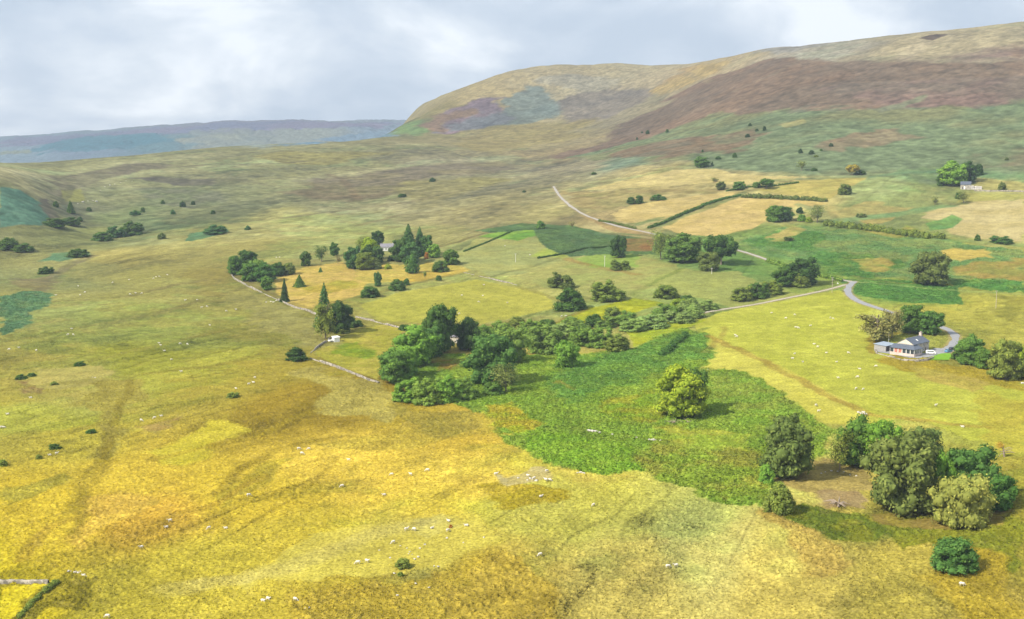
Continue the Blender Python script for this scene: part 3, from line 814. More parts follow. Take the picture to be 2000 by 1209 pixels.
w1 = (1 - sstep(380, 620, gy)).astype(np.float32)
w3 = sstep(700, 1300, gy).astype(np.float32)
w2 = np.clip(1 - w1 - w3, 0, 1)
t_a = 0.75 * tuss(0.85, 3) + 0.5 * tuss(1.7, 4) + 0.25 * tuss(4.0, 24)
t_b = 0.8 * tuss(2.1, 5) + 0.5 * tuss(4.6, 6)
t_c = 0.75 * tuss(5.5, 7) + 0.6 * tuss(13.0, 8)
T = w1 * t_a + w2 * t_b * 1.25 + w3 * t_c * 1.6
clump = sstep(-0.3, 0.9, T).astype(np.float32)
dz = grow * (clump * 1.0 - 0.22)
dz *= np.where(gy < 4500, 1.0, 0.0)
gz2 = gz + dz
mott = (1 + ((0.18 + 0.05 * w3) * T + 0.08 * tuss(3.4, 14) * w1) * (0.35 + 0.65 * rough))[:, None]  # tussock shading put into the colour: darker hollows, lighter tops
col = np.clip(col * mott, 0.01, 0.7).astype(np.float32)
# straw-coloured tips among the green, drier stems in the rank growth
tip = (sstep(0.35, 0.9, tuss(1.7, 15)) * w1 + sstep(0.4, 1.0, tuss(4.1, 16)) * w2) * rough * 0.12
col += tip[:, None] * (np.array([0.36, 0.28, 0.10], np.float32) - col) * 0.8

# ---------------------------------------------------------------- ground material
gm_, t, b = mat_new('hill_grass')
at_n = node(t, 'ShaderNodeAttribute', attribute_name='cover')
tcn = node(t, 'ShaderNodeTexCoord')
nz = node(t, 'ShaderNodeTexNoise', i_Scale=1.25, i_Detail=4.0, i_Roughness=0.6)
t.links.new(tcn.outputs['Object'], nz.inputs[0])
nz2 = node(t, 'ShaderNodeTexNoise', i_Scale=0.16, i_Detail=6.0, i_Roughness=0.6)
t.links.new(tcn.outputs['Object'], nz2.inputs[0])
mr = node(t, 'ShaderNodeMapRange')
for i_, v_ in ((1, 0.32), (2, 0.68), (3, 0.66), (4, 1.33)):
    mr.inputs[i_].default_value = v_
t.links.new(nz.outputs[0], mr.inputs[0])  # fine colour contrast that imitates tussock shading
mr2 = node(t, 'ShaderNodeMapRange')
for i_, v_ in ((1, 0.3), (2, 0.7), (3, 0.82), (4, 1.18)):
    mr2.inputs[i_].default_value = v_
t.links.new(nz2.outputs[0], mr2.inputs[0])
mul = node(t, 'ShaderNodeMath', operation='MULTIPLY')
t.links.new(mr.outputs[0], mul.inputs[0])
t.links.new(mr2.outputs[0], mul.inputs[1])
sc_ = node(t, 'ShaderNodeVectorMath', operation='SCALE')
t.links.new(at_n.outputs['Color'], sc_.inputs[0])
t.links.new(mul.outputs[0], sc_.inputs['Scale'])
t.links.new(sc_.outputs[0], b.inputs['Base Color'])
bn = node(t, 'ShaderNodeBump', i_Strength=0.5, i_Distance=0.5)
t.links.new(nz.outputs[0], bn.inputs['Height'])
t.links.new(bn.outputs[0], b.inputs['Normal'])
b.inputs['Roughness'].default_value = 1.0
b.inputs['Specular IOR Level'].default_value = 0.0

# ---------------------------------------------------------------- three sheets of land: ground, the near hill, the far hills
base_line = at_many(parse('745,268 800,267 850,258 900,251 980,240 1080,236 1180,240 1260,262 1180,285 1110,306'))
foot_px = [(760, 2500), (800, 2600), (850, 2650), (900, 2720), (1000, 2740), (1100, 2600), (1160, 2000)]
right_foot = at_many(parse('1110,309 1200,316 1300,324 1400,329 1500,331 1600,340 1700,345 1800,338 1900,338 2000,338 2200,338'))
fX = [-2.2, (730 - 1000) / F] + [(u - 1000) / F for u, _ in foot_px] + list(right_foot[:, 0] / right_foot[:, 1]) + [2.2]
fY = [1e9, 3600] + [y for _, y in foot_px] + list(right_foot[:, 1]) + [1000.0]
o_ = np.argsort(fX)
foot = np.interp(gX, np.array(fX)[o_], np.minimum(np.array(fY)[o_], 4400))
jj, ii = np.meshgrid(np.arange(NY - 1), np.arange(NX - 1), indexing='ij')
v0 = (jj * NX + ii).ravel()
faces = np.c_[v0, v0 + 1, v0 + NX + 1, v0 + NX]
fy_ = gy[v0]
zone = np.where(fy_ > 4500, 2, np.where(fy_ > foot[v0], 1, 0))
P3 = np.c_[gx, gy, gz2].astype(np.float32)
for zi, nm in enumerate(('ground', 'hill', 'distant_hills')):
    fs = faces[zone == zi]
    used = np.unique(fs)
    remap = np.zeros(len(gx), np.int32)
    remap[used] = np.arange(len(used), dtype=np.int32)
    me = mesh_np(nm, P3[used], remap[fs], smooth=True)
    ca_ = me.color_attributes.new('cover', 'FLOAT_COLOR', 'POINT')
    ca_.data.foreach_set('color', np.c_[col[used], np.ones(len(used))].astype(np.float32).ravel())
    tag(obj(nm, me, gm_), kind='structure')

# ---------------------------------------------------------------- lane surfaces
road_mats = {
    'pale': simple_mat('worn_tarmac', (0.30, 0.28, 0.245), 0.18, 0.8),
    'grey': simple_mat('grey_tarmac', (0.23, 0.23, 0.235), 0.15, 0.8),
    'track': simple_mat('stony_track', (0.34, 0.30, 0.23), 0.25, 0.9),
}


def strip(name, c, w, mat, lift):
    t_ = np.gradient(c, axis=0)
    t_ /= np.linalg.norm(t_, axis=1)[:, None] + 1e-9
    n_ = np.c_[-t_[:, 1], t_[:, 0]]
    offs = np.linspace(-0.5, 0.5, 5)
    wob = 1 + 0.22 * fbm(c[:, 0], c[:, 1], 7.0, 2, 77)
    vs = []
    for o in offs:
        q = c + n_ * (o * w * wob)[:, None]
        z = H(q[:, 0], q[:, 1]) + lift + 0.05 * (1 - (2 * o) ** 2)
        vs.append(np.c_[q, z])
    V = np.stack(vs, 1).reshape(-1, 3)
    k = len(offs)
    i, j = np.meshgrid(np.arange(len(c) - 1), np.arange(k - 1), indexing='ij')
    a = (i * k + j).ravel()
    return tag(obj(name, mesh_np(name, V, np.c_[a, a + k, a + k + 1, a + 1], True), mat), kind='structure')


for q, (nm, c, w_, mk) in enumerate(road_geo):
    strip(nm, c, w_, road_mats[mk], 0.10 + 0.02 * q)
# yard: a triangulated apron
bm = bmesh.new()
vs = [bm.verts.new((x, y, 0)) for x, y in YARD]
bm.faces.new(vs)
bmesh.ops.triangulate(bm, faces=bm.faces[:])
bmesh.ops.subdivide_edges(bm, edges=bm.edges[:], cuts=4, use_grid_fill=True)
zz = H(np.array([v.co.x for v in bm.verts]), np.array([v.co.y for v in bm.verts]))
for v, z in zip(bm.verts, zz):
    v.co.z = z + 0.08
bmesh.ops.recalc_face_normals(bm, faces=bm.faces[:])
me = bpy.data.meshes.new('yard')
bm.to_mesh(me)
bm.free()
tag(obj('yard', me, road_mats['grey']), kind='structure')
# lawn of the farmhouse sits a little higher than the yard
bm = bmesh.new()
bm.faces.new([bm.verts.new((x, y, 0)) for x, y in LAWN])
bmesh.ops.triangulate(bm, faces=bm.faces[:])
bmesh.ops.subdivide_edges(bm, edges=bm.edges[:], cuts=4, use_grid_fill=True)
zz = H(np.array([v.co.x for v in bm.verts]), np.array([v.co.y for v in bm.verts]))
for v, z in zip(bm.verts, zz):
    v.co.z = z + 0.22
me = bpy.data.meshes.new('lawn')
bm.to_mesh(me)
bm.free()
tag(obj('lawn', me, simple_mat('mown_grass', tuple(albedo([142, 192, 66], 600.0)), 0.15, 0.7)), kind='structure')
# ---------------------------------------------------------------- trees: growth forms
def ico(sub=1):
    bm = bmesh.new()
    bmesh.ops.create_icosphere(bm, subdivisions=sub, radius=1.0)
    v = np.array([q.co[:] for q in bm.verts])
    f = np.array([[q.index for q in p.verts] for p in bm.faces])
    bm.free()
    return v, f


ICO_V, ICO_F = ico(1)


def unit(r, n):
    v = r.normal(size=(n, 3))
    return v / np.linalg.norm(v, axis=1)[:, None]


def leaf_quads(r, P, N, size, droop=0.0, slim=0.62):
    """four-cornered leaf sprays at P facing N"""
    n = len(P)
    a = unit(r, n)
    a[:, 2] -= droop
    u = a - (a * N).sum(1)[:, None] * N
    u /= np.linalg.norm(u, axis=1)[:, None] + 1e-9
    w = np.cross(N, u)
    s = (size * r.uniform(0.65, 1.35, n))[:, None]
    fold = N * s * 0.25
    V = np.stack([P - u * s * 0.5, P + w * s * 0.5 * slim + fold, P + u * s * 0.5, P - w * s * 0.5 * slim + fold * 0.4], 1)
    return V.reshape(-1, 3)


def lobes_for(form, r):
    """centres and radii of the leaf masses, crown inside x,y +-0.5 and z 0..1"""
    out = []
    if form in ('round', 'tall', 'birch', 'spread'):
        zc, rz, rxy, n = {'round': (0.50, 0.40, 0.38, 74), 'tall': (0.55, 0.38, 0.34, 66), 'birch': (0.52, 0.40, 0.34, 66), 'spread': (0.60, 0.28, 0.40, 52)}[form]
        lowcut = {'round': 0.05, 'tall': 0.07, 'birch': 0.05, 'spread': 0.26}[form]
        boughs = [(np.array([0, 0, zc]), 0.30), (np.array([0.05, -0.04, zc - rz * 0.45]), 0.26), (np.array([-0.04, 0.05, zc + rz * 0.4]), 0.24)]
        nb = {'round': 13, 'tall': 12, 'birch': 11, 'spread': 9}[form]
        for q in range(nb):
            a_ = q * 2.4 + r.uniform(-0.5, 0.5)
            el = math.asin(max(-0.85, min(0.98, -0.9 + 1.9 * (q + 0.5) / nb + r.uniform(-0.12, 0.12))))
            k = r.uniform(0.70, 0.98)
            boughs.append((np.array([math.cos(a_) * math.cos(el) * rxy * k, math.sin(a_) * math.cos(el) * rxy * k, zc + math.sin(el) * rz * k]), r.uniform(0.15, 0.22)))
        if form in ('round', 'birch', 'tall'):
            for q in range(7):
                a_ = q * 0.9 + r.uniform(-0.2, 0.2)
                boughs.append((np.array([math.cos(a_) * rxy * 0.66, math.sin(a_) * rxy * 0.66, r.uniform(0.13, 0.22)]), r.uniform(0.12, 0.16)))
        for bc, br in boughs:
            for q in range(max(5, int(1.3 * n / (nb + 1)))):
                d = unit(r, 1)[0]
                c = bc + d * br * r.uniform(0.55, 1.0) * np.array([1, 1, 0.85])
                if c[2] < lowcut:
                    c[2] = lowcut + r.uniform(0, 0.06)
                rad = r.uniform(0.075, 0.13)
                out.append((c, np.array([rad, rad, rad * (1.45 if form == 'birch' else 0.85)])))
            out.append((np.array([bc[0], bc[1], max(bc[2], lowcut + 0.05)]), np.array([br, br, br * 0.85]) * 0.85))
        top = max(c[2] + s[2] for c, s in out)
        side = float(np.percentile([np.hypot(c[0], c[1]) + s[0] for c, s in out], 90))
        out = [(np.array([c[0] * 0.5 / side, c[1] * 0.5 / side, c[2] / top]), s * np.array([0.5 / side, 0.5 / side, 1 / top])) for c, s in out]
    elif form in ('dome', 'willow', 'twin'):
        domes = {'dome': [(0, 0, 1.0, 1.0)], 'twin': [(-0.2, 0, 0.62, 1.0), (0.22, 0.05, 0.58, 0.86)]}.get(form)
        if form == 'willow':
            domes = []
            for q in range(6):
                a = q * 1.05 + r.uniform(-0.3, 0.3)
                domes.append((math.cos(a) * 0.26, math.sin(a) * 0.26, r.uniform(0.42, 0.58), r.uniform(0.62, 1.0)))
            domes.append((0, 0, 0.55, 1.0))
        for (dx, dy, dw, dh) in domes:
            for q in range(64 if len(domes) == 1 else (36 if len(domes) == 2 else 16)):
                d = unit(r, 1)[0]
                d[2] = abs(d[2])
                k = r.uniform(0.82, 1.0) if q % 4 else r.uniform(0.2, 0.8)
                rad = r.uniform(0.09, 0.15) * (0.6 + 0.4 * dw)
                c = np.array([dx + d[0] * (dw * 0.5 - rad) * k, dy + d[1] * (dw * 0.5 - rad) * k, max(0.06, d[2] * (dh - rad * 1.1) * k)])
                out.append((c, np.array([rad, rad, rad * 1.1])))
    return out


def crown_arrays(form, seed, n_leaf, leaf):
    r = np.random.default_rng(seed)
    V, Fc, T_ = [], [], []
    base = 0

    def push(v, f, tn):
        nonlocal base
        V.append(v)
        Fc.append(f + base)
        T_.append(tn)
        base += len(v)

    if form in ('spruce', 'cypress'):
        n = n_leaf
        z = 1 - np.sqrt(r.uniform(0.0004, 1, n)) * 0.97
        tier = 17 if form == 'spruce' else 60
        zt = (np.floor(z * tier) + r.uniform(0.25, 0.75, n)) / tier if form == 'spruce' else z
        prof = 0.5 * (1 - zt) ** 0.85 if form == 'spruce' else 0.5 * np.minimum(1, ((1 - zt) * 1.9)) ** 0.7 * (0.85 + 0.15 * np.minimum(1, zt * 6))
        ang = r.uniform(0, 2 * math.pi, n)
        bough = 1 + 0.22 * np.sin(ang * 5 + np.floor(z * tier) * 2.4 + seed)
        rad = prof * bough * np.sqrt(r.uniform(0.25, 1.0, n))
        P = np.c_[np.cos(ang) * rad, np.sin(ang) * rad, np.clip(zt + 0.03 - rad * (0.22 if form == 'spruce' else 0), 0.01, 1)]
        N = np.c_[np.cos(ang) * 0.7, np.sin(ang) * 0.7, np.full(n, 0.6)] + unit(r, n) * 0.5
        N /= np.linalg.norm(N, axis=1)[:, None]
        v = leaf_quads(r, P, N, leaf, 0.6, 0.5)
        push(v, np.arange(4 * n).reshape(n, 4), np.repeat(r.uniform(0.72, 1.28, n), 4))
        k = 10
        zz = np.linspace(0.03, 0.9, k)
        pr = (0.5 * (1 - zz) ** 0.85 if form == 'spruce' else 0.5 * np.minimum(1, (1 - zz) * 1.9) ** 0.7) * 0.62
        a = np.linspace(0, 2 * math.pi, 9)[:-1]
        v = np.array([[math.cos(q) * p, math.sin(q) * p, z_] for z_, p in zip(zz, pr) for q in a])
        f = np.array([[i * 8 + j, i * 8 + (j + 1) % 8, (i + 1) * 8 + (j + 1) % 8, (i + 1) * 8 + j] for i in range(k - 1) for j in range(8)])
        push(v, f, np.full(len(v), 0.8))
    elif form in ('sparse', 'larch'):
        nb = 26 if form == 'sparse' else 34
        for q in range(nb):
            a = r.uniform(0, 2 * math.pi)
            z0 = r.uniform(0.15, 0.75)
            ln = r.uniform(0.2, 0.46)
            lift = r.uniform(0.05, 0.35) if form == 'sparse' else r.uniform(-0.05, 0.28)
            n = n_leaf // nb
            tt = r.uniform(0.25, 1, n)
            sp = 0.075 if form == 'sparse' else 0.055
            P = np.c_[math.cos(a) * ln * tt, math.sin(a) * ln * tt, z0 + lift * tt] + r.normal(size=(n, 3)) * sp
            P[:, 2] = np.clip(P[:, 2], 0.05, 1)
            N = np.array([math.cos(a) * 0.4, math.sin(a) * 0.4, 0.7]) + unit(r, n) * 0.6
            N /= np.linalg.norm(N, axis=1)[:, None]
            push(leaf_quads(r, P, N, leaf, 0.2, 0.6), np.arange(4 * n).reshape(n, 4), np.repeat(r.uniform(0.7, 1.3, n) * r.uniform(0.85, 1.15), 4))
    else:
        lb = lobes_for(form, r)
        areas = np.array([s[0] ** 2 for _, s in lb])
        cnt = np.maximum(12, (n_leaf * areas / areas.sum())).astype(int)
        for (c, s), n in zip(lb, cnt):
            d = unit(r, n)
            keep = d[:, 2] > -0.75
            d = d[keep]
            P = c + d * s * r.uniform(0.82, 1.18, (len(d), 1))
            ok = np.ones(len(P), bool)
            for (c2, s2) in lb:
                if c2 is not c:
                    ok &= ((((P - c2) / (s2 * 0.78)) ** 2).sum(1) > 1)
            ok &= P[:, 2] > 0.0
            P, d = P[ok], d[ok]
            n = len(P)
            if n:
                N = d * 0.9 + unit(r, n) * 0.55 + np.array([0, 0, 0.22])
                N /= np.linalg.norm(N, axis=1)[:, None]
                tn = np.repeat(r.uniform(0.74, 1.26, n), 4) * r.uniform(0.84, 1.18)
                push(leaf_quads(r, P, N, leaf, 1.2 if form == 'birch' else 0.0), np.arange(4 * n).reshape(n, 4), tn)
            v = c + ICO_V * s * 0.84
            v[:, 2] = np.maximum(v[:, 2], 0.0)
            f3 = ICO_F
            push(v, np.c_[f3, f3[:, 2]][:, :4], np.full(len(v), 0.9))
    return np.vstack(V), np.vstack(Fc), np.concatenate(T_)


def leafy(name, V, Fq, tn):
    """mesh from leaf corners; degenerate fourth corners become triangles"""
    me = bpy.data.meshes.new(name)
    tri = Fq[:, 2] == Fq[:, 3]
    loops, starts, tot = [], [], []
    q, tr = Fq[~tri], Fq[tri][:, :3]
    lp = np.r_[q.ravel(), tr.ravel()].astype(np.int32)
    tot = np.r_[np.full(len(q), 4), np.full(len(tr), 3)].astype(np.int32)
    starts = np.r_[0, np.cumsum(tot)[:-1]].astype(np.int32)
    me.vertices.add(len(V))
    me.vertices.foreach_set('co', V.astype(np.float32).ravel())
    me.loops.add(len(lp))
    me.loops.foreach_set('vertex_index', lp)
    me.polygons.add(len(tot))
    me.polygons.foreach_set('loop_start', starts)
    me.polygons.foreach_set('loop_total', tot)
    me.update(calc_edges=True)
    a = me.attributes.new('tone', 'FLOAT', 'POINT')
    a.data.foreach_set('value', tn.astype(np.float32))
    return me


def foliage_mat(name, transl=0.30):
    m = bpy.data.materials.new(name)
    m.use_nodes = True
    t = m.node_tree
    for n in list(t.nodes):
        t.nodes.remove(n)
    oi = node(t, 'ShaderNodeObjectInfo')
    an = node(t, 'ShaderNodeAttribute', attribute_name='tone')
    tcn = node(t, 'ShaderNodeTexCoord')
    nz = node(t, 'ShaderNodeTexNoise', i_Scale=4.0, i_Detail=3.0)
    t.links.new(tcn.outputs['Object'], nz.inputs[0])
    mr = node(t, 'ShaderNodeMapRange')
    for i_, v_ in ((1, 0.3), (2, 0.7), (3, 0.78), (4, 1.22)):
        mr.inputs[i_].default_value = v_
    t.links.new(nz.outputs[0], mr.inputs[0])
    mu = node(t, 'ShaderNodeMath', operation='MULTIPLY')
    t.links.new(an.outputs['Fac'], mu.inputs[0])
    t.links.new(mr.outputs[0], mu.inputs[1])
    hs = node(t, 'ShaderNodeHueSaturation')
    hm = node(t, 'ShaderNodeMapRange')
    for i_, v_ in ((1, 0.7), (2, 1.3), (3, 0.515), (4, 0.485)):
        hm.inputs[i_].default_value = v_
    t.links.new(an.outputs['Fac'], hm.inputs[0])
    t.links.new(hm.outputs[0], hs.inputs['Hue'])
    t.links.new(mu.outputs[0], hs.inputs['Value'])
    t.links.new(oi.outputs['Color'], hs.inputs['Color'])
    df = node(t, 'ShaderNodeBsdfDiffuse')
    tr = node(t, 'ShaderNodeBsdfTranslucent')
    t.links.new(hs.outputs[0], df.inputs[0])
    t.links.new(hs.outputs[0], tr.inputs[0])
    mx = node(t, 'ShaderNodeMixShader')
    mx.inputs[0].default_value = transl
    t.links.new(df.outputs[0], mx.inputs[1])
    t.links.new(tr.outputs[0], mx.inputs[2])
    o = node(t, 'ShaderNodeOutputMaterial')
    t.links.new(mx.outputs[0], o.inputs[0])
    return m


LEAF = foliage_mat('leaves')
BARK = simple_mat('bark', (0.20, 0.16, 0.12), 0.3, 2.0, bump=0.4)
PALEBARK = simple_mat('bleached_wood', (0.50, 0.45, 0.38), 0.25, 2.0, bump=0.4)


def tubes(paths, sides=6):
    """one mesh of tapering limbs; paths = list of [(x,y,z,r), ...]"""
    V, Fq = [], []
    b0 = 0
    for pth in paths:
        p = np.array(pth, float)
        tg = np.gradient(p[:, :3], axis=0)
        tg /= np.linalg.norm(tg, axis=1)[:, None] + 1e-9
        ref = np.where(np.abs(tg[:, 2:3]) > 0.9, np.array([[1.0, 0, 0]]), np.array([[0, 0, 1.0]]))
        u = np.cross(tg, ref)
        u /= np.linalg.norm(u, axis=1)[:, None] + 1e-9
        w = np.cross(tg, u)
        for k in range(sides):
            pass
        ang = np.linspace(0, 2 * math.pi, sides + 1)[:-1]
        ring = p[:, None, :3] + (u[:, None] * np.cos(ang)[None, :, None] + w[:, None] * np.sin(ang)[None, :, None]) * p[:, None, 3:4]
        V.append(ring.reshape(-1, 3))
        for i in range(len(p) - 1):
            for j in range(sides):
                Fq.append((b0 + i * sides + j, b0 + i * sides + (j + 1) % sides, b0 + (i + 1) * sides + (j + 1) % sides, b0 + (i + 1) * sides + j))
        b0 += len(p) * sides
    return np.vstack(V), np.array(Fq)


def trunk_mesh(form, seed):
    r = random.Random(seed)
    if form in ('spruce', 'cypress'):
        pth = [[(0, 0, -0.06, 0.03), (0, 0, 0.3, 0.024), (0.005, 0, 0.7, 0.014), (0, 0, 0.97, 0.004)]]
    else:
        fork = {'round': 0.28, 'tall': 0.34, 'birch': 0.3, 'spread': 0.36, 'sparse': 0.3, 'larch': 0.55}.get(form, 0.1)
        rad = {'dome': 0.02, 'willow': 0.02, 'twin': 0.02, 'sparse': 0.028, 'larch': 0.028}.get(form, 0.036)
        pth = [[(0, 0, -0.06, rad * 1.5), (0.004, 0, 0.05, rad), (0.012, 0.006, fork, rad * 0.8), (0.02, 0.01, fork + 0.25, rad * 0.5), (0.02, 0, 0.82 if form not in ('dome', 'willow', 'twin') else 0.6, rad * 0.2)]]
        for k in range(9 if form in ('sparse', 'larch') else 5):
            a = k * 2.4 + r.uniform(-0.4, 0.4)
            z0 = fork * r.uniform(0.7, 1.5)
            ln = r.uniform(0.22, 0.40)
            rise = r.uniform(0.18, 0.36)
            pth.append([(0.01, 0.005, z0, rad * 0.55), (math.cos(a) * ln * 0.5, math.sin(a) * ln * 0.5, z0 + rise * 0.6, rad * 0.35), (math.cos(a) * ln, math.sin(a) * ln, min(0.93, z0 + rise), rad * 0.12)])
    V, Fq = tubes(pth)
    return mesh_np('trunk', V, Fq, True)


LIB = {}
SPEC = {'round': (8000, 0.052), 'tall': (7400, 0.054), 'birch': (8000, 0.05), 'spread': (6400, 0.054), 'dome': (4200, 0.062), 'willow': (5000, 0.05), 'twin': (4600, 0.056),
        'spruce': (3600, 0.07), 'cypress': (3400, 0.07), 'sparse': (1500, 0.055), 'larch': (3800, 0.062)}


def form_mesh(form, k, small=False):
    key = (form, k, small)
    if key not in LIB:
        n, s = SPEC[form]
        if small:
            n, s = int(n * 0.28), s * 1.9
        cr_ = leafy('crown', *crown_arrays(form, 1000 + 37 * k + hash_form(form), n, s))
        cr_.materials.append(LEAF)
        tk = trunk_mesh(form, 50 + k)
        tk.materials.append(BARK)
        LIB[key] = (cr_, tk)
    return LIB[key]


def hash_form(s):
    return sum(ord(c) * (i + 3) for i, c in enumerate(s)) % 911


TINT = {'dk': (0.082, 0.149, 0.029), 'vd': (0.059, 0.110, 0.028), 'md': (0.118, 0.212, 0.038), 'br': (0.180, 0.320, 0.042), 'yg': (0.275, 0.360, 0.032),
        'ol': (0.185, 0.237, 0.043), 'go': (0.210, 0.251, 0.070), 'lb': (0.336, 0.312, 0.102), 'bg': (0.084, 0.172, 0.048), 'wi': (0.172, 0.270, 0.048), 'wp': (0.227, 0.321, 0.080),
        'bi': (0.270, 0.280, 0.062), 'ru': (0.504, 0.223, 0.055), 'sy': (0.139, 0.181, 0.043), 'or': (0.361, 0.298, 0.050), 'gd': (0.086, 0.176, 0.036)}
KINDNAME = {'round': ('broadleaf_tree', 'tree'), 'tall': ('broadleaf_tree', 'tree'), 'spread': ('broadleaf_tree', 'tree'), 'birch': ('birch_tree', 'tree'), 'dome': ('bush', 'bush'), 'willow': ('willow_bush', 'bush'),
            'twin': ('bush', 'bush'), 'spruce': ('conifer_tree', 'tree'), 'cypress': ('conifer_tree', 'tree'), 'sparse': ('thin_tree', 'tree'), 'larch': ('larch_tree', 'tree')}
